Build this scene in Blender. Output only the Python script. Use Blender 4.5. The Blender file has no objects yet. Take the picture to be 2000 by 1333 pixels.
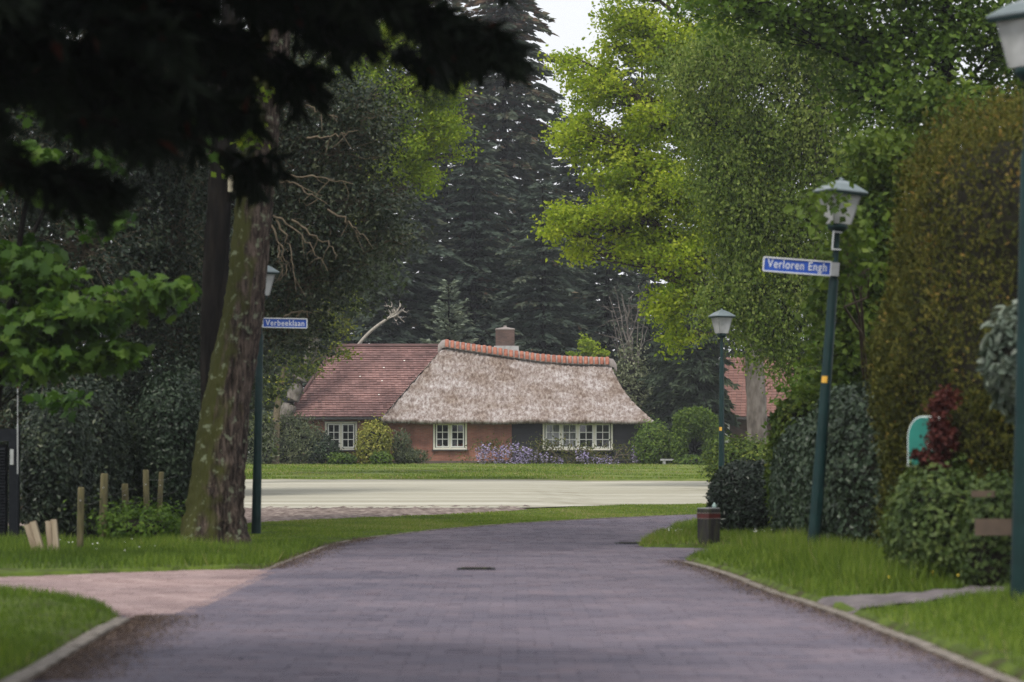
import bpy, math, random
import numpy as np
from mathutils import Matrix, Vector, Euler

# ------------------------------------------------------------------ camera, sky, sun, exposure
scene = bpy.context.scene
FPX, HOR, CAMH = 5000.0, 900.0, 1.1          # focal length and horizon row in photo pixels, eye height in metres
cam = bpy.data.cameras.new('camera'); cam_ob = bpy.data.objects.new('camera', cam)
scene.collection.objects.link(cam_ob)
cam_ob.location = (0, 0, CAMH); cam_ob.rotation_euler = (math.radians(90), 0, 0)
cam.sensor_width = 36; cam.lens = 36 * FPX / 2000; cam.shift_y = (HOR - 666.5) / 2000
cam.clip_start = 0.1; cam.clip_end = 3000
cam.dof.use_dof = True; cam.dof.focus_distance = 105; cam.dof.aperture_fstop = 2.8
scene.camera = cam_ob

SUN_EL, SUN_AZ = 58, 205                      # degrees; azimuth from +Y clockwise
world = bpy.data.worlds.new('World'); scene.world = world; world.use_nodes = True
wn, wl = world.node_tree.nodes, world.node_tree.links
wn.clear()
w_out = wn.new('ShaderNodeOutputWorld'); w_bg = wn.new('ShaderNodeBackground'); w_sky = wn.new('ShaderNodeTexSky')
w_sky.sky_type = 'NISHITA'; w_sky.sun_disc = False
w_sky.sun_elevation = math.radians(SUN_EL); w_sky.sun_rotation = math.radians(SUN_AZ)
w_sky.dust_density = 3; w_sky.air_density = 1.2
w_mix = wn.new('ShaderNodeMixRGB'); w_mix.inputs[0].default_value = 0.84      # thin even cloud cover over the blue
w_mix.inputs[2].default_value = (8.6, 8.65, 8.9, 1)
wl.new(w_sky.outputs[0], w_mix.inputs[1]); wl.new(w_mix.outputs[0], w_bg.inputs[0])
w_bg.inputs[1].default_value = 0.10
wl.new(w_bg.outputs[0], w_out.inputs[0])

sun = bpy.data.lights.new('sun', 'SUN'); sun_ob = bpy.data.objects.new('sun', sun); scene.collection.objects.link(sun_ob)
sun.energy = 2.0; sun.angle = math.radians(14); sun.color = (1, 0.95, 0.86)
_a, _e = math.radians(SUN_AZ), math.radians(SUN_EL)
sun_dir = Vector((math.sin(_a) * math.cos(_e), math.cos(_a) * math.cos(_e), math.sin(_e)))
sun_ob.rotation_euler = sun_dir.to_track_quat('Z', 'Y').to_euler()

scene.view_settings.view_transform = 'Standard'; scene.view_settings.look = 'None'
scene.view_settings.exposure = 0.38; scene.view_settings.gamma = 1
scene.render.engine = 'CYCLES'
cy = scene.cycles
cy.max_bounces = 6; cy.diffuse_bounces = 3; cy.glossy_bounces = 2; cy.transmission_bounces = 4; cy.transparent_max_bounces = 8
cy.caustics_reflective = False; cy.caustics_refractive = False
cy.use_denoising = True; cy.denoising_prefilter = 'NONE'; cy.sample_clamp_indirect = 3.0

# ------------------------------------------------------------------ helpers
rng = np.random.default_rng(7); random.seed(7)
col = scene.collection
ORI = {}
def A(*a): return np.array(a, float)
def gz(y):                                    # the land is level round the road and rises gently to the house
    return np.clip((np.asarray(y, float) - 52) * 0.0128, 0, 0.86)
def X(u, d): return (u - 1000) * d / FPX
def Z(v, d): return CAMH + (HOR - v) * d / FPX
def at(u, v, d): return A(X(u, d), d, Z(v, d))
def on(u, d, dz=0.0): return A(X(u, d), d, float(gz(d)) + dz)
def nrm(a):
    a = np.asarray(a, float); return a / np.maximum(np.linalg.norm(a, axis=-1, keepdims=True), 1e-9)

def thing(name, label, cat, loc=(0, 0, 0), group=None, rot=None, scale=1):
    o = bpy.data.objects.new(name, None); col.objects.link(o)
    o.location = loc; o.empty_display_size = 0.2
    if rot: o.rotation_euler = rot
    o.scale = (scale,) * 3
    o['label'] = label; o['category'] = cat
    if group: o['group'] = group
    ORI[o.name] = A(*loc)
    return o
def tag(o, label, cat, group=None):
    o['label'] = label; o['category'] = cat
    if group: o['group'] = group
    return o
def meshdata(name, V, F, mat, smooth=False, tint=None):
    """V (n,3); F a list of tuples, or an (m,k) int array"""
    V = np.ascontiguousarray(np.asarray(V, np.float32).reshape(-1, 3))
    me = bpy.data.meshes.new(name)
    me.vertices.add(len(V)); me.vertices.foreach_set('co', V.ravel())
    if isinstance(F, np.ndarray):
        m, k = F.shape; loops = F.ravel(); starts = np.arange(m) * k; tot = np.full(m, k)
    else:
        loops = np.fromiter((i for f in F for i in f), int); tot = np.fromiter((len(f) for f in F), int)
        starts = np.concatenate(([0], np.cumsum(tot)[:-1])); m = len(F)
    me.loops.add(len(loops)); me.loops.foreach_set('vertex_index', loops.astype(np.int32))
    me.polygons.add(m); me.polygons.foreach_set('loop_start', starts.astype(np.int32)); me.polygons.foreach_set('loop_total', tot.astype(np.int32))
    me.polygons.foreach_set('use_smooth', np.full(m, smooth))
    if tint is not None:
        at_ = me.attributes.new('tint', 'FLOAT', 'POINT'); at_.data.foreach_set('value', np.asarray(tint, np.float32))
    me.update(calc_edges=True); me.validate()
    if mat: me.materials.append(mat)
    return me
def link(name, me, parent=None, loc=None, kind=None, label=None):
    o = bpy.data.objects.new(name, me); col.objects.link(o)
    if parent: o.parent = parent
    if loc is not None: o.location = loc
    if kind: o['kind'] = kind
    if label: o['label'] = label
    ORI[o.name] = ORI.get(parent.name, A(0, 0, 0)) if parent else A(0, 0, 0)
    return o
def mk(name, V, F, mat, parent=None, smooth=False, tint=None, kind=None, label=None):
    """a mesh object given in world coordinates; under a parent it is stored relative to the parent's base"""
    V = np.asarray(V, float).reshape(-1, 3)
    if parent: V = V - ORI[parent.name]
    return link(name, meshdata(name, V, F, mat, smooth, tint), parent, kind=kind, label=label)

class MB:
    """collects boxes, prisms and tubes in one mesh"""
    def __init__(s): s.v = []; s.f = []
    def add(s, V, F):
        n = len(s.v); s.v += [tuple(p) for p in V]; s.f += [tuple(i + n for i in f) for f in F]; return s
    def box(s, c, size, R=None):
        hx, hy, hz = [k / 2 for k in size]
        P = np.array([(x, y, z) for x in (-hx, hx) for y in (-hy, hy) for z in (-hz, hz)])
        if R is not None: P = P @ np.array(R.to_3x3()).T
        return s.add(P + np.array(c), [(0, 1, 3, 2), (4, 6, 7, 5), (0, 4, 5, 1), (2, 3, 7, 6), (0, 2, 6, 4), (1, 5, 7, 3)])
    def lathe(s, prof, n=16, c=(0, 0, 0), cap=True, ph=0.0):
        P = []
        for r, z in prof:
            for k in range(n):
                a = ph + 2 * math.pi * k / n; P.append((c[0] + r * math.cos(a), c[1] + r * math.sin(a), c[2] + z))
        F = [(i * n + k, i * n + (k + 1) % n, (i + 1) * n + (k + 1) % n, (i + 1) * n + k) for i in range(len(prof) - 1) for k in range(n)]
        if cap: F += [tuple(range(n - 1, -1, -1)), tuple((len(prof) - 1) * n + k for k in range(n))]
        return s.add(P, F)
    def tube(s, pts, rad, n=6):
        V, F = tubes(np.array([pts], float), np.array([rad], float), n); return s.add(V, F.tolist())
    def mesh(s, name, mat, smooth=False): return meshdata(name, s.v, s.f, mat, smooth)
    def build(s, name, mat, parent=None, smooth=False, **k): return mk(name, s.v, s.f, mat, parent, smooth, **k)

def tubes(P, R, sides=5):
    """P (m,n,3) polylines, R (m,n) radii -> verts, quads"""
    m, n, _ = P.shape
    T = nrm(np.gradient(P, axis=1))
    ref = np.zeros_like(T); ref[..., 2] = 1
    par = np.abs(T[..., 2]) > 0.92; ref[par] = (1, 0, 0)
    U = nrm(np.cross(T, ref)); W = np.cross(T, U)
    an = np.arange(sides) * 2 * math.pi / sides
    V = P[:, :, None] + R[:, :, None, None] * (np.cos(an)[None, None, :, None] * U[:, :, None] + np.sin(an)[None, None, :, None] * W[:, :, None])
    i = np.arange(m)[:, None, None] * n * sides + np.arange(n - 1)[None, :, None] * sides; k = np.arange(sides)[None, None, :]; k2 = (k + 1) % sides
    F = np.stack([i + k, i + k2, i + sides + k2, i + sides + k], -1).reshape(-1, 4)
    return V.reshape(-1, 3), F
def bez(a, c, b, n, wob=0.0):
    """quadratic curves, arrays (m,3) -> (m,n,3)"""
    t = np.linspace(0, 1, n)[None, :, None]
    P = (1 - t) ** 2 * a[:, None] + 2 * t * (1 - t) * c[:, None] + t ** 2 * b[:, None]
    if wob: P = P + rng.normal(0, wob, P.shape) * (t * (1 - t) * 4)
    return P
def join(parts):
    V = []; F = []; n = 0
    for v, f in parts:
        V.append(v); F.append(f + n); n += len(v)
    return np.concatenate(V), np.concatenate(F)
def rand_unit(n): return nrm(rng.normal(size=(n, 3)))
def leaves(C, Ax, N, L, W, tint, shape='kite'):
    """one small folded face set for each leaf: C base, Ax axis, N normal"""
    n = len(C); Ax = nrm(Ax); B = nrm(np.cross(N, Ax)); N = np.cross(Ax, B)
    L = np.broadcast_to(L, n)[:, None]; W = np.broadcast_to(W, n)[:, None]
    if shape == 'kite':
        pat = [(0, 0, 0), (.45, .5, .10), (1, 0, 0), (.45, -.5, .10)]; fc = [(0, 1, 2, 3)]
    elif shape == 'leaf':
        pat = [(0, 0, 0), (.3, .42, .08), (.7, .40, .06), (1, 0, -.1), (.7, -.40, .06), (.3, -.42, .08)]; fc = [(0, 1, 2, 3), (0, 3, 4, 5)]
    elif shape == 'maple':
        pat = [(0, 0, 0), (-.08, .28, 0), (.16, .26, .03), (.22, .55, -.05), (.42, .34, .03), (.62, .40, -.03), (.66, .16, .04), (1, 0, -.1),
               (.66, -.16, .04), (.62, -.40, -.03), (.42, -.34, .03), (.22, -.55, -.05), (.16, -.26, .03), (-.08, -.28, 0)]
        fc = [(0, 1, 2, 4), (2, 3, 4, 4)]
        fc = [(0, 1, 2), (0, 2, 4), (2, 3, 4), (0, 4, 6), (4, 5, 6), (0, 6, 8), (6, 7, 8), (0, 8, 10), (8, 9, 10), (0, 10, 12), (10, 11, 12), (0, 12, 13)]
    elif shape == 'blade':
        pat = [(0, .5, 0), (0, -.5, 0), (1, 0, .0)]; fc = [(0, 1, 2)]
    k = len(pat)
    V = np.stack([C + L * p[0] * Ax + W * p[1] * B + L * p[2] * N for p in pat], 1).reshape(-1, 3)
    F = np.concatenate([np.arange(n)[:, None] * k + np.array(f)[None] for f in fc])
    return V, F, np.repeat(np.broadcast_to(tint, n), k)

# ------------------------------------------------------------------ materials
def nodes(m): return m.node_tree.nodes, m.node_tree.links
def newmat(name):
    m = bpy.data.materials.new(name); m.use_nodes = True; return m, m.node_tree.nodes['Principled BSDF']
def ramp(n, cols, pos=None):
    r = n.new('ShaderNodeValToRGB'); e = r.color_ramp.elements
    pos = pos or [i / (len(cols) - 1) for i in range(len(cols))]
    while len(e) < len(cols): e.new(0.5)
    for q, (c, p) in enumerate(zip(cols, pos)): e[q].position = p; e[q].color = (*c, 1)
    return r
def mat_plain(name, c, rough=0.6, metal=0, spec=0.5, var=0.15, scale=12, bump=0.0, bscale=60, stretch=(1, 1, 1), cols=None):
    """one colour with noise mottling and optional fine relief"""
    m, b = newmat(name); n, l = nodes(m)
    tc = n.new('ShaderNodeTexCoord'); mp = n.new('ShaderNodeMapping'); mp.inputs['Scale'].default_value = stretch
    l.new(tc.outputs['Object'], mp.inputs[0])
    nz = n.new('ShaderNodeTexNoise'); nz.inputs['Scale'].default_value = scale; nz.inputs['Detail'].default_value = 6
    l.new(mp.outputs[0], nz.inputs[0])
    c = np.array(c); r = ramp(n, cols or [tuple(c * (1 - var)), tuple(np.minimum(c * (1 + var), 1))], list(np.linspace(.33, .67, len(cols))) if cols else [.3, .7])
    l.new(nz.outputs['Fac'], r.inputs[0]); l.new(r.outputs[0], b.inputs['Base Color'])
    b.inputs['Roughness'].default_value = rough; b.inputs['Metallic'].default_value = metal; b.inputs['Specular IOR Level'].default_value = spec
    if bump:
        n2 = n.new('ShaderNodeTexNoise'); n2.inputs['Scale'].default_value = bscale; n2.inputs['Detail'].default_value = 5
        l.new(mp.outputs[0], n2.inputs[0]); bp = n.new('ShaderNodeBump'); bp.inputs['Strength'].default_value = bump; bp.inputs['Distance'].default_value = 0.02
        l.new(n2.outputs['Fac'], bp.inputs['Height']); l.new(bp.outputs[0], b.inputs['Normal'])
    return m
def mat_leaf(name, cols, trans=0.3, rough=0.55, spec=0.16, pos=None, tcol=1.15):
    """foliage: tint attribute picks the colour of each leaf; part of the light passes through"""
    m, b = newmat(name); n, l = nodes(m)
    a = n.new('ShaderNodeAttribute'); a.attribute_name = 'tint'
    r = ramp(n, cols, pos); l.new(a.outputs['Fac'], r.inputs[0]); l.new(r.outputs[0], b.inputs['Base Color'])
    b.inputs['Roughness'].default_value = rough; b.inputs['Specular IOR Level'].default_value = spec
    if trans:
        t = n.new('ShaderNodeBsdfTranslucent'); mx = n.new('ShaderNodeMixShader'); mx.inputs[0].default_value = trans
        g = n.new('ShaderNodeMixRGB'); g.blend_type = 'MULTIPLY'; g.inputs[0].default_value = 1; g.inputs[2].default_value = (tcol, tcol * 1.05, tcol * .6, 1)
        l.new(r.outputs[0], g.inputs[1]); l.new(g.outputs[0], t.inputs[0])
        l.new(b.outputs[0], mx.inputs[1]); l.new(t.outputs[0], mx.inputs[2]); l.new(mx.outputs[0], n['Material Output'].inputs[0])
    return m
def mat_brick(name, c1, c2, mortar, bw=.21, bh=.062, scale=1.0, axis='xz'):
    m, b = newmat(name); n, l = nodes(m)
    tc = n.new('ShaderNodeTexCoord'); sp = n.new('ShaderNodeSeparateXYZ'); cb = n.new('ShaderNodeCombineXYZ')
    l.new(tc.outputs['Object'], sp.inputs[0])
    ad = n.new('ShaderNodeMath'); ad.operation = 'ADD'; l.new(sp.outputs['X'], ad.inputs[0]); l.new(sp.outputs['Y'], ad.inputs[1])
    l.new(ad.outputs[0], cb.inputs[0]); l.new(sp.outputs['Z'], cb.inputs[1])
    br = n.new('ShaderNodeTexBrick'); br.inputs['Scale'].default_value = 1; br.inputs['Brick Width'].default_value = bw; br.inputs['Row Height'].default_value = bh
    br.inputs['Mortar Size'].default_value = .006; br.inputs['Color1'].default_value = (*c1, 1); br.inputs['Color2'].default_value = (*c2, 1); br.inputs['Mortar'].default_value = (*mortar, 1)
    l.new(cb.outputs[0], br.inputs[0])
    nz = n.new('ShaderNodeTexNoise'); nz.inputs['Scale'].default_value = 1.7; nz.inputs['Detail'].default_value = 8; l.new(tc.outputs['Object'], nz.inputs[0])
    rm = ramp(n, [(.62, .6, .58), (1.2, 1.15, 1.1)], [.3, .72]); l.new(nz.outputs['Fac'], rm.inputs[0])
    mx = n.new('ShaderNodeMixRGB'); mx.blend_type = 'MULTIPLY'; mx.inputs[0].default_value = 1; l.new(br.outputs['Color'], mx.inputs[1]); l.new(rm.outputs[0], mx.inputs[2])
    l.new(mx.outputs[0], b.inputs['Base Color']); b.inputs['Roughness'].default_value = .85
    bp = n.new('ShaderNodeBump'); bp.inputs['Strength'].default_value = .5; bp.inputs['Distance'].default_value = .008; bp.invert = True
    l.new(br.outputs['Fac'], bp.inputs['Height']); l.new(bp.outputs[0], b.inputs['Normal'])
    return m
def mat_tint(name, cols, rough=.8, spec=.3, nscale=None, ncol=None, pos=None, bump=0, stretch=(1, 1, 1)):
    """solid pieces whose tint attribute varies from piece to piece"""
    m = mat_leaf(name, cols, trans=0, rough=rough, spec=spec, pos=pos); n, l = nodes(m); b = n['Principled BSDF']
    if nscale:
        src = b.inputs['Base Color'].links[0].from_socket
        tc = n.new('ShaderNodeTexCoord'); nz = n.new('ShaderNodeTexNoise'); nz.inputs['Scale'].default_value = nscale; nz.inputs['Detail'].default_value = 7
        mp = n.new('ShaderNodeMapping'); mp.inputs['Scale'].default_value = stretch; l.new(tc.outputs['Object'], mp.inputs[0]); l.new(mp.outputs[0], nz.inputs[0]); rm = ramp(n, ncol or [(.6, .6, .6), (1.3, 1.3, 1.3)], [.3, .7]); l.new(nz.outputs['Fac'], rm.inputs[0])
        mx = n.new('ShaderNodeMixRGB'); mx.blend_type = 'MULTIPLY'; mx.inputs[0].default_value = 1; l.new(src, mx.inputs[1]); l.new(rm.outputs[0], mx.inputs[2]); l.new(mx.outputs[0], b.inputs['Base Color'])
    return m

M = {}
M['oak_leaf'] = mat_leaf('oak_leaf', [(.13, .21, .015), (.29, .38, .022), (.48, .53, .055)], .48)
M['young_oak_leaf'] = mat_leaf('young_oak_leaf', [(.08, .14, .014), (.19, .28, .02), (.34, .41, .04)], .45)
M['birch_leaf'] = mat_leaf('birch_leaf', [(.05, .09, .016), (.135, .20, .032), (.28, .33, .09)], .38)
M['hazel_leaf'] = mat_leaf('hazel_leaf', [(.035, .07, .012), (.10, .155, .024), (.19, .25, .045)], .38)
M['linden_leaf'] = mat_leaf('linden_leaf', [(.04, .08, .014), (.09, .16, .02), (.15, .22, .035)], .35)
M['maple_leaf'] = mat_leaf('maple_leaf', [(.025, .06, .012), (.055, .115, .016), (.10, .165, .025)], .38)
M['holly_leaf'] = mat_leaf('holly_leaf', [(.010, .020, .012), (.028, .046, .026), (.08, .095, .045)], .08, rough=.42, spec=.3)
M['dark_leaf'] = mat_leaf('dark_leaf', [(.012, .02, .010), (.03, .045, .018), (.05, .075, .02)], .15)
M['yellow_leaf'] = mat_leaf('yellow_leaf', [(.06, .09, .015), (.16, .20, .02), (.30, .28, .04)], .35)
M['spruce'] = mat_leaf('spruce', [(.04, .06, .048), (.07, .095, .07), (.11, .125, .08), (.17, .11, .075)], .08, rough=.7, pos=[0, .5, .85, 1])
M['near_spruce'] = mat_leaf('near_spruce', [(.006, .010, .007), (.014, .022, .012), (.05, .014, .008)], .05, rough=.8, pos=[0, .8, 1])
M['yew'] = mat_leaf('yew', [(.022, .036, .022), (.042, .062, .035), (.07, .09, .045)], .08, rough=.7)
M['blue_fir'] = mat_leaf('blue_fir', [(.13, .165, .125), (.21, .25, .185), (.30, .33, .24)], .1, rough=.7)
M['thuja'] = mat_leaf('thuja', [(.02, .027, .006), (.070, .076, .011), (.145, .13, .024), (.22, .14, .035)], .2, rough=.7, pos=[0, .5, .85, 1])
M['ivy'] = mat_leaf('ivy', [(.015, .03, .017), (.035, .06, .032), (.075, .105, .06)], .1, rough=.4, spec=.3)
M['light_ivy'] = mat_leaf('light_ivy', [(.03, .055, .015), (.08, .12, .035), (.17, .22, .06)], .25, rough=.45)
M['laurel'] = mat_leaf('laurel', [(.010, .02, .013), (.022, .038, .022), (.05, .075, .045)], .06, rough=.34, spec=.4)
M['variegated'] = mat_leaf('variegated', [(.03, .06, .012), (.10, .15, .025), (.24, .27, .05)], .25)
M['rhodo'] = mat_leaf('rhodo', [(.05, .075, .055), (.13, .165, .13), (.24, .27, .22)], .12, rough=.4)
M['prunus'] = mat_leaf('prunus', [(.03, .008, .008), (.08, .02, .018), (.13, .04, .03)], .2)
M['shrub_green'] = mat_leaf('shrub_green', [(.04, .08, .016), (.10, .165, .025), (.20, .27, .045)], .25)
M['shrub_grey'] = mat_leaf('shrub_grey', [(.06, .08, .045), (.15, .175, .095), (.26, .27, .17)], .2)
M['shrub_yellow'] = mat_leaf('shrub_yellow', [(.10, .12, .02), (.26, .27, .05), (.42, .38, .10)], .3)
M['wisteria_leaf'] = mat_leaf('wisteria_leaf', [(.04, .06, .015), (.10, .12, .03), (.18, .16, .05)], .25)
M['petal'] = mat_leaf('petal', [(.26, .21, .44), (.42, .36, .60), (.58, .52, .70)], .25)
M['grass'] = mat_leaf('grass', [(.05, .09, .014), (.115, .185, .022), (.22, .29, .045), (.36, .32, .15)], .3, pos=[0, .42, .88, 1])
M['daisy'] = mat_plain('daisy', (.8, .8, .74))
M['litter'] = mat_tint('litter', [(.06, .04, .03), (.12, .08, .055), (.17, .12, .09)])
M['bark'] = mat_plain('bark', (.10, .075, .06), .9, spec=.1, scale=7, stretch=(1, 1, .18), bump=.8, bscale=14, cols=[(.035, .028, .022), (.09, .07, .055), (.16, .125, .10)])
M['dark_bark'] = mat_plain('dark_bark', (.035, .028, .024), .95, spec=.1, scale=8, stretch=(1, 1, .2), bump=.8, bscale=20, cols=[(.003, .0025, .0022), (.009, .0075, .0065), (.019, .016, .013)])
M['grey_bark'] = mat_plain('grey_bark', (.17, .15, .13), .9, spec=.1, scale=6, stretch=(1, 1, .4), bump=.5, bscale=20, cols=[(.09, .08, .07), (.16, .14, .125), (.23, .21, .19)])
M['dead_wood'] = mat_plain('dead_wood', (.34, .31, .27), .9, spec=.1, var=.3)
M['twig'] = mat_plain('twig', (.075, .055, .04), .9, spec=.1, var=.35)
M['pale_twig'] = mat_plain('pale_twig', (.20, .16, .11), .9, spec=.1, var=.35)
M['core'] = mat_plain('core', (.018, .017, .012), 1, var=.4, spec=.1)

# ------------------------------------------------------------------ ground, road, verges
def sheet(name, Xg, Yg, Zg, mat, parent=None, kind='structure', tint=None):
    """a sheet over a grid of points"""
    a, b = Xg.shape
    V = np.stack([Xg, Yg, Zg], -1).reshape(-1, 3)
    i = np.arange(a - 1)[:, None] * b + np.arange(b - 1)[None]
    F = np.stack([i, i + b, i + b + 1, i + 1], -1).reshape(-1, 4)
    nz = np.cross(V[F[0, 1]] - V[F[0, 0]], V[F[0, 2]] - V[F[0, 0]])[2]
    if nz < 0: F = F[:, ::-1].copy()
    return mk(name, V, F, mat, parent, smooth=True, kind=kind, tint=tint)

def mat_ground(name, cols, scale, pos=None, bump=.5, bs=40):
    return mat_plain(name, (.1, .1, .1), .95, scale=scale, bump=bump, bscale=bs, cols=cols, spec=.15)
M['turf'] = mat_ground('turf', [(.055, .05, .025), (.06, .085, .018), (.085, .125, .02), (.11, .15, .025)], 3.5)
M['far_turf'] = mat_ground('far_turf', [(.08, .10, .025), (.12, .165, .03), (.17, .20, .05)], 1.1, bump=.3)
M['woodland_floor'] = mat_ground('woodland_floor', [(.03, .025, .015), (.05, .045, .02), (.05, .07, .018)], 2.0)
M['soil'] = mat_ground('soil', [(.10, .075, .065), (.19, .15, .135), (.30, .25, .22)], 5.0, bump=1, bs=9)
M['sand_joint'] = mat_ground('sand_joint', [(.105, .094, .122), (.142, .124, .148)], 6)
M['path'] = mat_ground('path', [(.10, .09, .095), (.15, .132, .138), (.19, .168, .17)], 4, bump=.3)
M['kerb'] = mat_plain('kerb', (.30, .27, .23), .9, scale=9, bump=.5, bscale=60, cols=[(.10, .085, .065), (.18, .155, .13), (.25, .22, .19)])
M['field'] = mat_plain('field', (.5, .5, .4), .95, scale=1.0, stretch=(.015, .75, 1), bump=.4, bscale=20, spec=.1, cols=[(.27, .25, .19), (.36, .345, .28), (.41, .395, .33), (.48, .465, .40)])

xs = np.concatenate([np.linspace(-250, -40, 10), np.linspace(-36, 36, 30), np.linspace(40, 250, 10)])
ys = np.concatenate([np.linspace(-40, 50, 20), np.linspace(52, 124, 30), np.linspace(130, 400, 12)])
Xg, Yg = np.meshgrid(xs, ys, indexing='ij')
sheet('ground', Xg, Yg, gz(Yg) - .03, M['woodland_floor'])

# road edges, read off the photograph on the level ground: d = CAMH*FPX/(v-HOR)
LK = np.array([(-2.2, 4), (-2.3, 9), (-2.39, 12.7), (-2.49, 14.7), (-2.63, 18.0)])                # left kerb before the side street
RK = np.array([(2.45, 4), (2.45, 9), (2.41, 12.7), (2.36, 15.7), (2.27, 18.6), (2.12, 21.2), (2.0, 25.0), (1.79, 27.9), (1.86, 29.2), (2.1, 30.0)])
FE = np.array([(-2.43, 25.8), (-2.38, 29.7), (-2.33, 33.3), (-2.03, 36.2), (-1.28, 40.1), (0, 44.4), (1.43, 47.8), (3.77, 52.4), (8, 56.5), (20, 62)])  # far side of the bend
NE = np.array([(1.55, 32.6), (1.72, 33.6), (1.98, 36), (2.47, 40), (3.17, 44), (3.9, 46.8), (6.5, 50), (10, 53), (20, 57)])    # inner side of the bend
def dense(P, step=.3):
    """smooth curve through points"""
    P = np.asarray(P, float); d = np.concatenate([[0], np.cumsum(np.linalg.norm(np.diff(P, axis=0), axis=1))])
    s = np.linspace(0, d[-1], max(int(d[-1] / step), 2)); Q = np.stack([np.interp(s, d, P[:, k]) for k in range(P.shape[1])], 1)
    for _ in range(3): Q[1:-1] = .25 * Q[:-2] + .5 * Q[1:-1] + .25 * Q[2:]
    return Q
LKd, RKd, FEd, NEd = dense(LK), dense(RK), dense(FE), dense(NE)
def inside(P, poly):
    x, y = P[:, 0], P[:, 1]; c = np.zeros(len(P), bool); q = np.roll(poly, 1, 0)
    for (x1, y1), (x2, y2) in zip(poly, q):
        if y1 == y2: continue
        k = ((y1 > y) != (y2 > y)) & (x < (x2 - x1) * (y - y1) / (y2 - y1) + x1); c ^= k
    return c
ROAD = np.concatenate([LKd, [(-2.35, 18.6)], FEd, NEd[::-1], [(2.3, 32.2), (2.4, 30.1)], RKd[::-1]])
SIDE = np.array([(-2.63, 18.0), (-3.09, 19.3), (-4.23, 21.1), (-8, 22.2), (-14, 22.6), (-14, 24.0), (-8, 23.9), (-4.8, 24.1), (-3.14, 25.9), (-2.43, 25.8), (-2.35, 18.6)])
# the paving lies on a bed that shows in the joints
M['road_bed'] = M['sand_joint']
gx, gy = np.meshgrid(np.linspace(-15, 22, 40), np.linspace(3, 66, 70), indexing='ij')
road = sheet('road', gx, gy, gz(gy) - .012, M['road_bed'])
def paving(name, poly, cols, ncol, parent, jitter=.0015, rot=0.0):
    bw, bh, j = .205, .102, .003
    x0, x1, y0, y1 = poly[:, 0].min(), poly[:, 0].max(), poly[:, 1].min(), poly[:, 1].max()
    ny = int((y1 - y0) / bh) + 1; nx = int((x1 - x0) / bw) + 2
    r, c = np.meshgrid(np.arange(ny), np.arange(nx), indexing='ij')
    C = np.stack([x0 + (c + .5 * (r % 2)) * bw + rng.normal(0, .004, r.shape), y0 + r * bh], -1).reshape(-1, 2)
    C = C[inside(C, poly)]
    n = len(C); z = gz(C[:, 1]) + rng.normal(0, jitter, n)
    hx, hy = (bw - j) / 2, (bh - j) / 2
    tx = rng.normal(0, .003, n); ty = rng.normal(0, .005, n)
    co = []
    for sx, sy in ((-1, -1), (1, -1), (1, 1), (-1, 1)): co.append(np.stack([C[:, 0] + sx * hx, C[:, 1] + sy * hy, z + sx * hx * tx + sy * hy * ty], -1))
    lo = [p - A(0, 0, .02) for p in co]
    V = np.stack(co + lo, 1).reshape(-1, 3); i = np.arange(n)[:, None] * 8
    F = np.concatenate([i + np.array(f) for f in ((0, 1, 2, 3), (0, 4, 5, 1), (1, 5, 6, 2), (3, 2, 6, 7), (0, 3, 7, 4))])
    t = np.clip(rng.normal(.5, .22, n), 0, 1)
    return mk(name, V, F, mat_tint(name, cols, .8, .25, .8, ncol, stretch=(.5, 1, 1)), parent, tint=np.repeat(t, 8), kind='stuff')
paving('paving_brick', ROAD, [(.128, .116, .150), (.152, .134, .166), (.188, .152, .176)], [(.68, .70, .76), (1.14, 1.10, 1.08)], road)
side_road = link('side_road', meshdata('side_road', [(p[0], p[1], -.006) for p in SIDE], [tuple(range(len(SIDE)))[::-1]], M['road_bed']), kind='structure')
ORI[side_road.name] = A(0, 0, 0)
paving('paving_brick', SIDE, [(.22, .16, .16), (.30, .22, .215), (.38, .29, .28)], [(.8, .8, .82), (1.15, 1.12, 1.1)], side_road)

# kerbs: one stone after another along each edge
def kerb(name, P, L=.9, w=.11, h=.05, side=1):
    root = bpy.data.objects.new(name, None); col.objects.link(root); root['kind'] = 'structure'; ORI[root.name] = A(0, 0, 0)
    P = dense(P, .05); d = np.concatenate([[0], np.cumsum(np.linalg.norm(np.diff(P, axis=0), axis=1))])
    me = MB().box((0, 0, 0), (L - .012, w, .2)).mesh('kerb_stone', M['kerb'])
    s = 0
    while s + L < d[-1]:
        a = A(np.interp(s, d, P[:, 0]), np.interp(s, d, P[:, 1])); b = A(np.interp(s + L, d, P[:, 0]), np.interp(s + L, d, P[:, 1]))
        m = (a + b) / 2; t = (b - a) / np.linalg.norm(b - a); nn = A(-t[1], t[0]) * side * w * .5
        o = link('kerb_stone', me, root, (m[0] + nn[0], m[1] + nn[1], float(gz(m[1])) + h - .1 + random.uniform(-.006, .006)))
        o.rotation_euler = (0, 0, math.atan2(t[1], t[0])); s += L
    return root
kerb('kerb_left_near', LK, side=1, h=.032, w=.10); kerb('kerb_right', RK[:8], side=-1, h=.022, w=.09); kerb('kerb_left_far', FE[:8], side=1, h=.010, w=.07)

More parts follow.
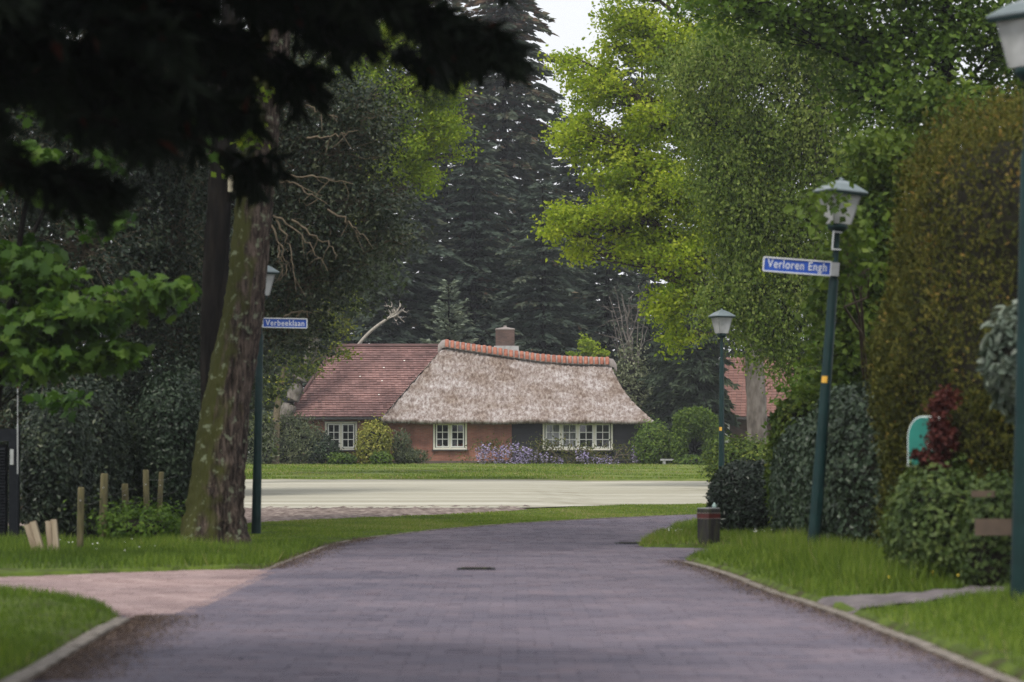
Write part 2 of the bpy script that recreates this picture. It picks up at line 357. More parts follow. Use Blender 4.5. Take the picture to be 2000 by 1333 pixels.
# verges: turf strips raised a little over the road
def bumps(x, y): return .02 * np.sin(x * 1.9 + y * .7) + .018 * np.sin(y * 1.3 - x * .8) + .01 * np.sin(3.1 * x + 2.3 * y)
def vh(x, y, dist, rise=.14): return gz(y) + np.where((rise < .03) & (np.asarray(y) > 37), .012, .03) + rise * (1 - np.exp(-np.maximum(dist, 0) / 1.6)) + bumps(x, y) * np.clip(dist, 0, 1) * (.25 + .75 * (rise > .1))
def strip(name, E, O, m=26, mat=None, rise=.14):
    """sheet from edge curve E out to curve O"""
    t = np.linspace(0, 1, m) ** 1.6
    Xs = E[:, None, 0] + (O - E)[:, None, 0] * t; Ys = E[:, None, 1] + (O - E)[:, None, 1] * t
    D = np.hypot(Xs - E[:, None, 0], Ys - E[:, None, 1]); Zs = vh(Xs, Ys, D, rise); Zs[:, 0] -= .06
    o = sheet(name, Xs, Ys, Zs, mat or M['turf']); return (Xs, Ys, Zs)
VERGES = {}
e = dense(np.concatenate([RK[:8] + [.11, 0], [(1.95, 29.2), (2.3, 30.2), (2.9, 31.2)]]), .25)
VERGES['right'] = strip('verge_right', e, np.stack([np.full(len(e), 16.), np.linspace(4, 31.6, len(e))], 1))
e = dense(np.concatenate([[(3.4, 32.35), (2.2, 32.4)], NE]), .25)
VERGES['bend'] = strip('verge_bend', e, np.stack([np.linspace(12, 22, len(e)), np.linspace(32.4, 57, len(e))], 1), rise=.06)
ed = dense(np.concatenate([LK - [.11, 0], [(-3.09, 19.3), (-4.23, 21.1), (-8, 22.2)]]), .25)
VERGES['left_near'] = strip('verge_left_near', ed, np.stack([np.full(len(ed), -14.), np.linspace(4, 22.4, len(ed))], 1))
e = dense(np.concatenate([[(-8, 23.9), (-4.8, 24.1), (-3.14, 25.9)], FE + [-.11, 0.03]]), .3)
O = dense(np.array([(-14, 24.2), (-14, 27), (-13, 33), (-11, 40), (-9, 43.5), (-5, 45.3), (-1.9, 52.5), (.2, 54.7), (1.7, 57.5), (4.7, 59.4), (9, 61.3), (21, 66)]), .3)
k = np.linspace(0, 1, len(e)); OO = np.stack([np.interp(k, np.linspace(0, 1, len(O)), O[:, q]) for q in (0, 1)], 1)
# pair the outer curve with the edge by hand so the soil strip starts where it does in the photograph
ek = np.array([-3.14, 25.9]); pair_e = [(-8, 23.9), (-4.8, 24.1), (-2.45, 25.9), (-2.4, 29.7), (-2.33, 33.3), (-2.03, 36.2), (-1.28, 40.1), (0, 44.4), (1.43, 47.8), (3.77, 52.4), (8, 56.5), (20, 62)]
pair_o = [(-14, 24.2), (-14, 27), (-13.5, 32), (-12, 40), (-9, 42.0), (-5, 43.2), (-2.4, 49.5), (.2, 54.2), (1.7, 57.5), (4.7, 59.4), (9, 61.3), (21, 66)]
de = np.concatenate([[0], np.cumsum(np.linalg.norm(np.diff(e, axis=0), axis=1))])
pe = [de[np.argmin(np.hypot(e[:, 0] - p[0], e[:, 1] - p[1]))] for p in pair_e]
OO = np.stack([np.interp(de, pe, [p[q] for p in pair_o]) for q in (0, 1)], 1)
VERGES['left_far'] = strip('verge_left_far', e, OO, rise=.008)

# soil strip, pale sown field in rows, lawn before the house
gx, gy = np.meshgrid(np.linspace(-11, 3.2, 200), np.linspace(41.5, 55.6, 110), indexing='ij')
hz = rng.normal(0, .016, gx.shape); hz[1:-1, 1:-1] = hz[1:-1, 1:-1] * .7 + .3 * hz[:-2, 1:-1]
own = np.clip((gy - np.interp(gx, [-11, -9, -5, -2.4, .2, 1.2, 3.2], [41.8, 42, 43.2, 49.5, 54.2, 57, 60]) - .1) * 2, 0, 1)
sheet('soil', gx, gy, gz(gy) - .006 + (.03 + .035 * np.clip(gy - 44, 0, 10) / 10) * own + np.clip(hz, -.01, .05) * own, M['soil'])
fy = np.linspace(0, 1, 700)
def fnear(x): return np.interp(x, [-40, -5, .3, 1.7, 4.7, 9, 25, 40], [53.5, 54.2, 54.6, 57.2, 59.0, 61, 66, 68])
gx, t = np.meshgrid(np.linspace(-9.5, 40, 70), fy, indexing='ij'); gy = fnear(gx) + (82.6 - fnear(gx)) * t
row = np.abs(np.sin(gy * math.pi / 1.25 + .3 * np.sin(gx * .2))) * .045 + rng.normal(0, .006, gx.shape) + .008 * np.sin(gx * .5 + gy)
sheet('field', gx, gy, gz(gy) + np.interp(gx, [.2, 2], [.065, .02]) + row * np.clip(t * 12, 0, 1), M['field'])
gx, gy = np.meshgrid(np.linspace(-60, 60, 90), np.linspace(82.5, 135, 60), indexing='ij')
sheet('lawn', gx, gy, gz(gy) + .14 + .04 * np.sin(gx * .6 + gy * .4) * np.sin(gy * .5) - .16 * (gy < 82.6), M['far_turf'])

# side path and driveway crossing the right verge
def vz(key, x, y):
    Xs, Ys, Zs = VERGES[key]; P = np.stack([Xs.ravel(), Ys.ravel()], 1); q = np.atleast_2d(np.stack([x, y], -1).reshape(-1, 2)); out = np.empty(len(q))
    for i in range(0, len(q), 4000):
        d2 = ((q[i:i + 4000, None, :] - P[None]) ** 2).sum(-1); out[i:i + 4000] = Zs.ravel()[np.argmin(d2, 1)]
    return out.reshape(np.shape(x))
gx, gy = np.meshgrid(np.linspace(2.2, 4.6, 26), np.linspace(0, 1, 8), indexing='ij')
py = 18.1 + (gx - 2.05) * .35; gy = py + gy * (1.55 - (gx - 2.05) * .28)
PATH1 = (gx, gy)
sheet('footpath', gx, gy, vz('right', gx, gy) + .014, M['path'])

# ------------------------------------------------------------------ grass
def grass_on(name, key, dens, h, w, keep=None, lean=.35, tmean=.5, parent=None, hmin=.4):
    """blades of grass over a verge sheet"""
    Xs, Ys, Zs = VERGES[key]; P = np.stack([Xs, Ys, Zs], -1)
    q = P[:-1, :-1], P[1:, :-1], P[1:, 1:], P[:-1, 1:]
    ar = .5 * np.abs(np.cross(q[2] - q[0], q[3] - q[1])[..., 2]).ravel()
    ctr = (q[0] + q[2]).reshape(-1, 3) / 2
    wt = ar * (np.ones(len(ar)) if keep is None else keep(ctr[:, 0], ctr[:, 1]))
    n = int(wt.sum() * dens); k = rng.choice(len(ar), n, p=wt / wt.sum())
    a, b = rng.random(n)[:, None], rng.random(n)[:, None]
    fl = [x.reshape(-1, 3)[k] for x in q]
    C = (1 - a) * (1 - b) * fl[0] + a * (1 - b) * fl[1] + a * b * fl[2] + (1 - a) * b * fl[3]
    return blades(name, C, h, w, lean, tmean, hmin)
def blades(name, C, h, w, lean=.35, tmean=.5, hmin=.4, mat=None):
    n = len(C); patch = .5 + .5 * np.sin(C[:, 0] * 2.1 + 1.3 * np.sin(C[:, 1] * .9)) * np.sin(C[:, 1] * 1.3 + C[:, 0])
    H = h * (hmin + (1 - hmin) * rng.random(n)) * (.6 + .8 * patch)
    ax = rng.normal(0, lean, (n, 3)); ax[:, 2] = 1
    V, F, t = leaves(C - A(0, 0, .01), ax, rand_unit(n), H, w * (.7 + .6 * rng.random(n)), np.clip(tmean + .28 * (patch - .5) + .12 * np.sin(C[:, 0] * .9 + C[:, 1] * .37) + rng.normal(0, .2, n), 0, 1), 'blade')
    return V, F, t
def put(name, parts, mat, kind='stuff', label=None, cat=None):
    V = np.concatenate([p[0] for p in parts]); n = 0; F = []
    for p in parts: F.append(p[1] + n); n += len(p[0])
    o = mk(name, V, np.concatenate(F), mat, tint=np.concatenate([p[2] for p in parts]), kind=kind)
    if label: o['label'] = label; o['category'] = cat
    return o
def near_path(x, y): return (x < 4.4) & (x > 1.9) & (y > 18.0 + (x - 2.05) * .35) & (y < 19.75 + (x - 2.05) * .05)
def k_right(x, y):
    xe = np.interp(y, RK[:8, 1], RK[:8, 0]); return ((x - xe > .16) & (x < 6.0) & (y > 10.5) & ~near_path(x, y)).astype(float) * np.clip((x - xe) * 1.2, .25, 1)
put('grass', [grass_on('g', 'right', 2300, .12, .009, lambda x, y: k_right(x, y) * (y < 22), tmean=.45),
              grass_on('g', 'right', 2000, .26, .010, lambda x, y: k_right(x, y) * (y >= 20) * (x > 2.7), tmean=.5, lean=.28),
              grass_on('g', 'right', 1500, .12, .011, lambda x, y: k_right(x, y) * (y >= 22) * (x <= 3.2), tmean=.5)], M['grass'],
    label='long green grass on the verge below the ivy and the tall lamp post', cat='grass')
put('grass', [grass_on('g', 'bend', 1100, .14, .013, lambda x, y: ((x < 7) & (y < 44)).astype(float), tmean=.55)], M['grass'],
    label='short grass around the timber bollard and low laurel', cat='grass')
put('grass', [grass_on('g', 'left_near', 2000, .10, .009, lambda x, y: ((x > -6) & (y > 10.5)).astype(float) * (.35 + .65 * (np.sin(x * 2 + y) > -.4)), tmean=.42)], M['grass'],
    label='shaded grass corner in front of the side street at left', cat='grass')
put('grass', [grass_on('g', 'left_far', 1100, .16, .012, lambda x, y: ((x > -7) & (y < 33) & (y > 25.2)).astype(float) * (.3 + .7 * (y > 26.4)), tmean=.35),
              grass_on('g', 'left_far', 1300, .04, .014, lambda x, y: ((x > -5.2) & (y >= 33) & (y < 46)).astype(float), tmean=.6),
              grass_on('g', 'left_far', 700, .045, .02, lambda x, y: ((y >= 44) & (y < 62) & (x < 9)).astype(float), tmean=.66)], M['grass'],
    label='green grass strip between the bend of the road and the bare soil', cat='grass')
n = 60000; C = np.stack([rng.uniform(-15, 13, n), 82.6 + 34 * rng.random(n) ** 1.4, np.zeros(n)], 1); C[:, 2] = gz(C[:, 1]) + .14
put('grass', [blades('g', C, .09, .045, .4, .66, .3)], M['grass'], label='lawn grass between the pale field and the cottage', cat='grass')
# litter that has gathered along the kerbs
def litter(P, n, w, off): 
    P = dense(P, .05); k = rng.integers(0, len(P), n); c = P[k]; o = np.abs(rng.normal(0, w, n)) * off
    t = nrm(np.gradient(P, axis=0))[k]; q = c + np.stack([-t[:, 1], t[:, 0]], 1) * o[:, None]
    C = np.stack([q[:, 0], q[:, 1], gz(q[:, 1]) + .014], 1)
    return leaves(C, rand_unit(n) * [1, 1, .15], rand_unit(n) * .5 + [0, 0, 1], .018 * (.5 + rng.random(n)), .011, rng.random(n), 'kite')
put('leaf_litter', [litter(RK[:8], 9000, .12, 1), litter(RK[:8], 5000, .10, -1), litter(LK[2:], 10000, .2, -1), litter(LK[2:], 1200, .3, 1), litter(FE[:4], 4200, .14, -1), litter(FE[:4], 3600, .3, 1)], M['litter'],
    label='brown leaf litter gathered along the road edges', cat='leaf litter')
# daisies
def daisies(u0, u1, d0, d1, n, key, size=.018):
    d = rng.uniform(d0, d1, n); x = X(rng.uniform(u0, u1, n), d); C = np.stack([x, d, vz(key, x, d) + .12], 1)
    return leaves(C, rand_unit(n) * [1, 1, .3], rand_unit(n) * .5 + [0, -.6, 1], size, size, .5, 'leaf')
put('daisy_flowers', [daisies(1290, 1330, 34.5, 36, 10, 'bend'), daisies(1470, 1530, 33, 34.6, 12, 'bend'), daisies(60, 330, 27, 31, 16, 'left_far')], M['daisy'],
    label='tiny white daisies scattered in the grass', cat='flowers')

M['buttercup'] = mat_plain('buttercup', (.75, .55, .03))
put('buttercup_flowers', [daisies(1700, 1960, 19.6, 24, 34, 'right', .016), daisies(1240, 1500, 12.8, 14, 0, 'right', .016)], M['buttercup'], label='small yellow buttercups in the long grass at right', cat='flowers')
# ------------------------------------------------------------------ trees
def crown_tree(name, label, cat, trunk, rad, lobes, n_cl, per, leaf, cr, lmat, bmat='bark', limb_r=.10, shape='kite', droop=0.0, flat=.6, shell=.45,
               group=None, twigs=True, seg=8, up=.55, trunk_mat=None, hang=0.0, name_crown='crown', tm=.5, sides=9, limb_from=.35):
    """trunk: points (world); lobes: (x,y,z, rx,ry,rz[, weight]); a limb runs to each lobe, branchlets to clumps spread through it, leaves round each clump"""
    trunk = np.asarray(trunk, float); base = trunk[0]
    root = thing(name, label, cat, tuple(base), group)
    tp = dense(trunk, .25); tt = np.linspace(0, 1, len(trunk)); dd = np.concatenate([[0], np.cumsum(np.linalg.norm(np.diff(trunk, axis=0), axis=1))]); dd /= dd[-1]
    tr = np.interp(np.linspace(0, 1, len(tp)), dd, rad)
    wood = []
    tV, tF = tubes(tp[None], tr[None], sides)
    tV = tV + rng.normal(0, .02, tV.shape) * np.repeat(tr, sides)[:, None] * 2
    mk('trunk', tV, tF, M[trunk_mat or bmat], root, smooth=True)
    w = np.array([(l[6] if len(l) > 6 else 1) * (l[3] * l[4] * l[5]) ** .7 for l in lobes]); w /= w.sum()
    LC, LN, LT, TW = [], [], [], []
    for l, wi in zip(lobes, w):
        c = A(*l[:3]); r = A(*l[3:6]); hor = np.hypot(*(c[:2] - trunk[-1][:2]))
        z0 = np.clip(c[2] - hor * .75 - r[2] * .4, base[2] + (trunk[-1][2] - base[2]) * limb_from, trunk[-1][2])
        s = tp[np.argmin(np.abs(tp[:, 2] - z0))]
        mid = s * .45 + c * .55; mid[2] = max(s[2], c[2]) - .25 * abs(c[2] - s[2]) + .12 * hor
        P = bez(s[None], mid[None], c[None], seg, .06 * hor * .3)[0]
        lr = limb_r * (.5 + .5 * min(1, hor / 4)); R = np.linspace(lr, lr * .25, seg)
        wood.append(tubes(P[None], R[None], 5))
        n = max(int(n_cl * wi), 3)
        q = rand_unit(n) * (rng.random(n)[:, None] ** shell); cl = c + q * r
        st = P[rng.integers(seg // 2, seg, n)]
        md = st * .5 + cl * .5 + rng.normal(0, .15, (n, 3)) * r.mean() * .5 + A(0, 0, .12) * r[2]
        BP = bez(st, md, cl + A(0, 0, -droop * .3), 4)
        if twigs: wood.append(tubes(BP, np.linspace(lr * .22, .006, 4)[None].repeat(n, 0), 3))
        m = per
        off = rng.normal(size=(n, m, 3)) * A(cr, cr, cr * flat)
        if hang: off[..., 2] -= np.abs(rng.normal(0, hang, (n, m)))
        C = (cl[:, None] + off).reshape(-1, 3)
        out = np.repeat(q, m, 0)
        LC.append(C); LN.append(nrm(rand_unit(len(C)) * .9 + A(0, 0, up) + out * .35))
        LT.append(rng.normal(0, .06) + np.repeat(rng.normal(tm, .2, n), m) + rng.normal(0, .15, n * m))
    V, F = join(wood); mk('branches', V, F, M[bmat], root, smooth=True, kind='stuff')
    C = np.concatenate(LC); N = np.concatenate(LN); T = np.clip(np.concatenate(LT), 0, 1); n = len(C)
    ax = np.cross(N, rand_unit(n)); ax[:, 2] -= droop
    V, F, t = leaves(C, ax, N, leaf[0] * (.65 + .7 * rng.random(n)), leaf[1] * (.7 + .6 * rng.random(n)), T, shape)
    mk(name_crown, V, F, M[lmat], root, tint=t, kind='stuff')
    return root
def L(u, v, d, rx, ry, rz, w=1): return (*at(u, v, d), rx, ry, rz, w)
def stem(u, d, v_top, lean=0, n=4, dz=0.0):
    b = on(u, d, dz); t = at(u + lean, v_top, d); return np.array([b + (t - b) * k / (n - 1) for k in range(n)])

def spruce(name, label, base, H, R, mat='spruce', n_wh=46, per=7, sp=90, spray=(.42, .15), z0=.06, droop=.35, pw=.85, group=None, tip_brown=.0, azi=None, rmin=.25, trunk_r=.28, hang=.35):
    base = A(*base); root = thing(name, label, 'conifer', tuple(base), group)
    tz = np.linspace(0, H, 12); TP = base + np.stack([rng.normal(0, .03, 12), rng.normal(0, .03, 12), tz], 1)
    V, F = tubes(TP[None], np.linspace(trunk_r, .03, 12)[None], 8); mk('trunk', V, F, M['dark_bark'], root, smooth=True)
    wood, LC, LA, LN, LT = [], [], [], [], []
    for i in range(n_wh):
        f = (i + .5) / n_wh; z = H * (z0 + (1 - z0) * f); k = per if f < .85 else max(3, per - 3)
        az = rng.random() * 6.28 + np.arange(k) * 2 * math.pi / k + rng.normal(0, .25, k)
        ln = (R * (1 - f) ** pw + rmin) * rng.uniform(.45, 1.15, k) * rng.uniform(.8, 1.1)
        d = np.stack([np.cos(az), np.sin(az), np.zeros(k)], 1); s = np.tile(base + A(0, 0, z), (k, 1))
        e_ = s + d * ln[:, None] + A(0, 0, 1) * (-droop * ln * rng.uniform(.5, 1.2, k) + .25 * f)[:, None]
        c_ = s + d * ln[:, None] * .5 + A(0, 0, 1) * (.02 * ln)[:, None]
        BP = bez(s, c_, e_, 7); wood.append(tubes(BP, np.linspace(.05, .01, 7)[None].repeat(k, 0) * (.4 + .6 * (1 - f)), 3))
        m = max(int(sp * (.25 + (1 - f))), 12)
        t = rng.random((k, m)) ** .7 * .95 + .05; ti = t * 6; j = np.minimum(ti.astype(int), 5); fr = (ti - j)[..., None]
        ii = np.arange(k)[:, None]; p = BP[ii, j] * (1 - fr) + BP[ii, j + 1] * fr
        side = np.stack([-d[:, 1], d[:, 0], np.zeros(k)], 1)[:, None] * rng.choice([-1, 1], (k, m))[..., None]
        sw = rng.random((k, m, 1)) * (.10 + .22 * ln[:, None, None] * (1.05 - t[..., None]))
        ax = d[:, None] * .7 + side * rng.random((k, m, 1)) * 1.1 + A(0, 0, -1) * (hang * rng.random((k, m, 1)))
        LC.append((p + side * sw - A(0, 0, 1) * sw * .35).reshape(-1, 3)); LA.append(ax.reshape(-1, 3))
        tt = np.repeat(rng.normal(.4 + tip_brown * f, .16, k), m) + rng.normal(0, .14, k * m); LT.append(tt)
    V, F = join(wood); mk('branches', V, F, M['dark_bark'], root, kind='stuff')
    C = np.concatenate(LC); Ax = nrm(np.concatenate(LA)); n = len(C); N = nrm(rand_unit(n) * .7 + A(0, 0, .7))
    V, F, t = leaves(C, Ax, N, spray[0] * (.6 + .8 * rng.random(n)), spray[1] * (.6 + .8 * rng.random(n)), np.clip(np.concatenate(LT), 0, 1))
    mk('crown', V, F, M[mat], root, tint=t, kind='stuff')
    return root

def hedge(name, label, cat, c, r, n, leaf, mat, p=2.6, lump=.12, shape='kite', group=None, up=.2, core=.9, ax_up=.0, tm=.5, zmin=None, top_t=0.0, depth=.16, fuzz=.025, holes=.0):
    """dense clipped or rounded plant: leaves over and just under a lumpy solid body, near black for the shaded twigs inside"""
    c = A(*c); r = A(*r); base = A(c[0], c[1], c[2] - r[2]); root = thing(name, label, cat, tuple(base), group)
    ph = rng.random(9) * 6.28
    def surf(u, s):
        q = np.sign(u) * np.abs(u); k = (np.abs(u) ** p).sum(1) ** (-1 / p)
        P = u * k[:, None] * r
        lum = 1 + lump * (np.sin(P[:, 0] * 2.7 + ph[0]) * np.sin(P[:, 1] * 2.1 + ph[1]) + np.sin(P[:, 2] * 3.3 + ph[2] + P[:, 0]) * .7 + .5 * np.sin(P[:, 1] * 6 + ph[3]) * np.sin(P[:, 2] * 7 + P[:, 0] * 5 + ph[4])) * .5
        return c + P * (lum * s)[:, None]
    # solid body for the inner twigs, their shade put into its near-black colour
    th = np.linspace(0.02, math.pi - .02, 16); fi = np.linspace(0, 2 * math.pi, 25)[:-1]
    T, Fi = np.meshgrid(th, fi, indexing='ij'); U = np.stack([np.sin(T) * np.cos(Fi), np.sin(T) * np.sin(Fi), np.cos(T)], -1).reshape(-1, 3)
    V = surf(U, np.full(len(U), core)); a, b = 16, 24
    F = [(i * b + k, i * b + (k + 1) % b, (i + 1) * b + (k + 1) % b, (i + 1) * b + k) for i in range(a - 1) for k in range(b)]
    mk('shaded_twig_core', V, F, M['core'], root, smooth=True)
    U = rng.normal(size=(int(n * 1.0), 3)) * (1 / np.maximum(r, .3)) ** .5; U = nrm(U)
    s = 1.02 - rng.random(len(U)) ** 2 * depth + np.abs(rng.normal(0, fuzz, len(U))) * (rng.random(len(U)) < .6)
    if holes:
        Q = surf(U, np.ones(len(U))); hn_ = np.sin(Q[:, 0] * 9 + ph[1]) * np.sin(Q[:, 1] * 7 + ph[2]) + np.sin(Q[:, 2] * 8 + 3 * np.sin(Q[:, 1] * 3) + ph[8]) + .6 * np.sin(Q[:, 2] * 19 + Q[:, 1] * 13 + Q[:, 0] * 11)
        s = s - holes * np.clip(hn_ * .5, 0, 1)
    P = surf(U, s)
    keep = P[:, 2] > (zmin if zmin is not None else gz(P[:, 1]) + .02); P, U = P[keep], U[keep]; m = len(P)
    N = nrm(nrm(U / r) + rand_unit(m) * .8 + A(0, 0, up)); ax = np.cross(N, rand_unit(m)); ax = nrm(ax) + A(0, 0, ax_up)
    clump = np.sin(P[:, 0] * 5 + ph[5]) * np.sin(P[:, 1] * 4 + ph[6]) * np.sin(P[:, 2] * 6 + ph[7])
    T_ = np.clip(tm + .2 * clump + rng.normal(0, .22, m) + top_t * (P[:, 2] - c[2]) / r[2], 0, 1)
    V, F, t = leaves(P, ax, N, leaf[0] * (.6 + .8 * rng.random(m)), leaf[1] * (.7 + .6 * rng.random(m)), T_, shape)
    mk('foliage', V, F, M[mat], root, tint=t, kind='stuff')
    return root

# --- big leaning oak at the left verge: only the trunk shows, its crown arches over the road
d = 31.5
prof = [(1082, 418, 150), (1060, 418, 128), (1000, 420, 110), (900, 428, 99), (800, 440, 90), (700, 458, 82), (600, 478, 76), (400, 497, 69), (200, 514, 66), (100, 528, 72), (20, 540, 60), (-150, 560, 46), (-350, 575, 30)]
tr = np.array([at(u, v, d) for v, u, w in prof]); trr = np.array([w / 2 * d / FPX for v, u, w in prof])
def bark_trunk(root, P, R, mat, sides=40, step=.06, flare=.0):
    Pd = dense(P, step); dd = np.concatenate([[0], np.cumsum(np.linalg.norm(np.diff(P, axis=0), axis=1))]); dd /= dd[-1]; Rd = np.interp(np.linspace(0, 1, len(Pd)), dd, R)
    V, F = tubes(Pd[None], Rd[None], sides); V = V.reshape(len(Pd), sides, 3)
    an = np.arange(sides) * 2 * math.pi / sides; zz = np.arange(len(Pd))[:, None] * step
    rel = .07 * np.sin(an * 11 + .6 * np.sin(zz * 2.1)) * np.sin(zz * 5 + an * 3) + .03 * np.sin(an * 17 + zz * 3) + rng.normal(0, .03, (len(Pd), sides))
    if flare: rel = rel + flare * np.exp(-zz / .28) * np.maximum(np.sin(an * 3 + 1.0), -.3) * 1.0
    V = Pd[:, None] + (V - Pd[:, None]) * (1 + rel[..., None])
    return mk('trunk', V.reshape(-1, 3), F, mat, root, smooth=True)
def mat_oakbark():
    m, b = newmat('mossy_bark'); n, l = nodes(m)
    tc = n.new('ShaderNodeTexCoord'); mp = n.new('ShaderNodeMapping'); mp.inputs['Scale'].default_value = (1, 1, .16); l.new(tc.outputs['Object'], mp.inputs[0])
    nz = n.new('ShaderNodeTexNoise'); nz.inputs['Scale'].default_value = 26; nz.inputs['Detail'].default_value = 9; nz.inputs['Roughness'].default_value = .65; l.new(mp.outputs[0], nz.inputs[0])
    r1 = ramp(n, [(.014, .011, .009), (.06, .045, .037), (.15, .115, .095)], [.38, .5, .66]); l.new(nz.outputs['Fac'], r1.inputs[0])
    # moss on the side away from the road, lichen patches
    gm = n.new('ShaderNodeNewGeometry'); sp = n.new('ShaderNodeSeparateXYZ'); l.new(gm.outputs['Normal'], sp.inputs[0])
    n2 = n.new('ShaderNodeTexNoise'); n2.inputs['Scale'].default_value = 3.2; n2.inputs['Detail'].default_value = 8; l.new(tc.outputs['Object'], n2.inputs[0])
    ma = n.new('ShaderNodeMath'); ma.operation = 'MULTIPLY_ADD'; l.new(sp.outputs['X'], ma.inputs[0]); ma.inputs[1].default_value = -.35; l.new(n2.outputs['Fac'], ma.inputs[2])
    r2 = ramp(n, [(0, 0, 0), (.9, .9, .9)], [.42, .62]); l.new(ma.outputs[0], r2.inputs[0])
    m1 = n.new('ShaderNodeMixRGB'); l.new(r2.outputs[0], m1.inputs[0]); l.new(r1.outputs[0], m1.inputs[1]); m1.inputs[2].default_value = (.055, .06, .016, 1)
    vo = n.new('ShaderNodeTexNoise'); vo.inputs['Scale'].default_value = 10; vo.inputs['Detail'].default_value = 7; l.new(tc.outputs['Object'], vo.inputs[0])
    r3 = ramp(n, [(0, 0, 0), (.6, .6, .6)], [.59, .68]); l.new(vo.outputs['Fac'], r3.inputs[0])
    m2 = n.new('ShaderNodeMixRGB'); l.new(r3.outputs[0], m2.inputs[0]); l.new(m1.outputs[0], m2.inputs[1]); m2.inputs[2].default_value = (.26, .30, .20, 1)
    l.new(m2.outputs[0], b.inputs['Base Color']); b.inputs['Roughness'].default_value = .95; b.inputs['Specular IOR Level'].default_value = .1
    bp = n.new('ShaderNodeBump'); bp.inputs['Strength'].default_value = .9; bp.inputs['Distance'].default_value = .03; l.new(nz.outputs['Fac'], bp.inputs['Height']); l.new(bp.outputs[0], b.inputs['Normal'])
    return m
M['mossy_bark'] = mat_oakbark()
def hidden_top(name, label, tr, trr, lobes, mat, n_cl, per, sprigs=None, bmat='mossy_bark', flare=.0):
    """a tall tree whose crown spreads above the picture"""
    root = thing(name, label, 'tree', tuple(tr[0])); bark_trunk(root, tr, trr, M[bmat], flare=flare)
    wood, C, N = [], [], []
    for l in lobes:
        c = A(*l[:3]); r = A(*l[3:6]); s = tr[-4] if c[2] < tr[-2][2] + 3 else tr[-1]
        P = bez(s[None], ((s + c) / 2 + A(0, 0, .8))[None], c[None], 10, .08); wood.append(tubes(P, np.linspace(.16, .04, 10)[None], 6))
        q = rand_unit(n_cl) * rng.random((n_cl, 1)) ** .4; cl = c + q * r
        wood.append(tubes(bez(P[0][rng.integers(4, 10, n_cl)], (cl + c) / 2, cl, 4), np.linspace(.03, .008, 4)[None].repeat(n_cl, 0), 3))
        C.append((cl[:, None] + rng.normal(0, .3, (n_cl, per, 3))).reshape(-1, 3))
    C = [np.concatenate(C)]
    if sprigs is not None: C.append(sprigs)
    C = np.concatenate(C); n = len(C)
    V, F = join(wood); mk('branches', V, F, M['dark_bark'], root, kind='stuff')
    N = nrm(rand_unit(n) + A(0, 0, .5)); V, F, t = leaves(C, rand_unit(n), N, np.where(np.arange(n) < n - (0 if sprigs is None else len(sprigs)), .2, .08), .1, rng.random(n))
    mk('crown', V, F, M[mat], root, tint=t, kind='stuff'); return root
sg = np.concatenate([at(u, v, d - .25) + rng.normal(0, s, (k, 3)) for u, v, s, k in [(478, 225, .09, 45), (500, 265, .07, 35), (480, 260, .08, 30), (536, 180, .06, 30), (465, 205, .07, 30), (500, 175, .07, 22), (475, 280, .05, 14), (445, 345, .05, 10)]])
hidden_top('oak_tree', 'big leaning mossy oak trunk with lichen beside the left lamp post', tr, trr,
           [(-5.5, 30, 10.5, 2.5, 3, 1.6), (-1.5, 30, 11.5, 2.6, 3.2, 1.7), (-3, 34, 12.5, 3, 3, 2), (-3.2, 26.5, 11, 2.6, 2.6, 1.5), (1.0, 28, 12.5, 2.2, 3, 1.5), (-3.5, 30.5, 14.5, 3, 3, 2)],
           'young_oak_leaf', 60, 34, sg, flare=.32)
d = 36.5
prof = [(1052, 425, 70), (1000, 422, 60), (800, 418, 52), (600, 417, 48), (400, 428, 46), (200, 443, 44), (50, 452, 40), (-100, 462, 34), (-300, 470, 24)]
tr = np.array([at(u, v, d) for v, u, w in prof]); trr = np.array([w / 2 * d / FPX for v, u, w in prof])
hidden_top('dark_tree', 'slender dark trunk standing just behind the leaning oak', tr, trr, [(-4.5, 38, 12, 2.5, 2.5, 1.8), (-6.5, 36, 11, 2.2, 2.4, 1.6), (-3, 37, 14, 2.6, 2.6, 2)], 'dark_leaf', 50, 30, bmat='dark_bark')

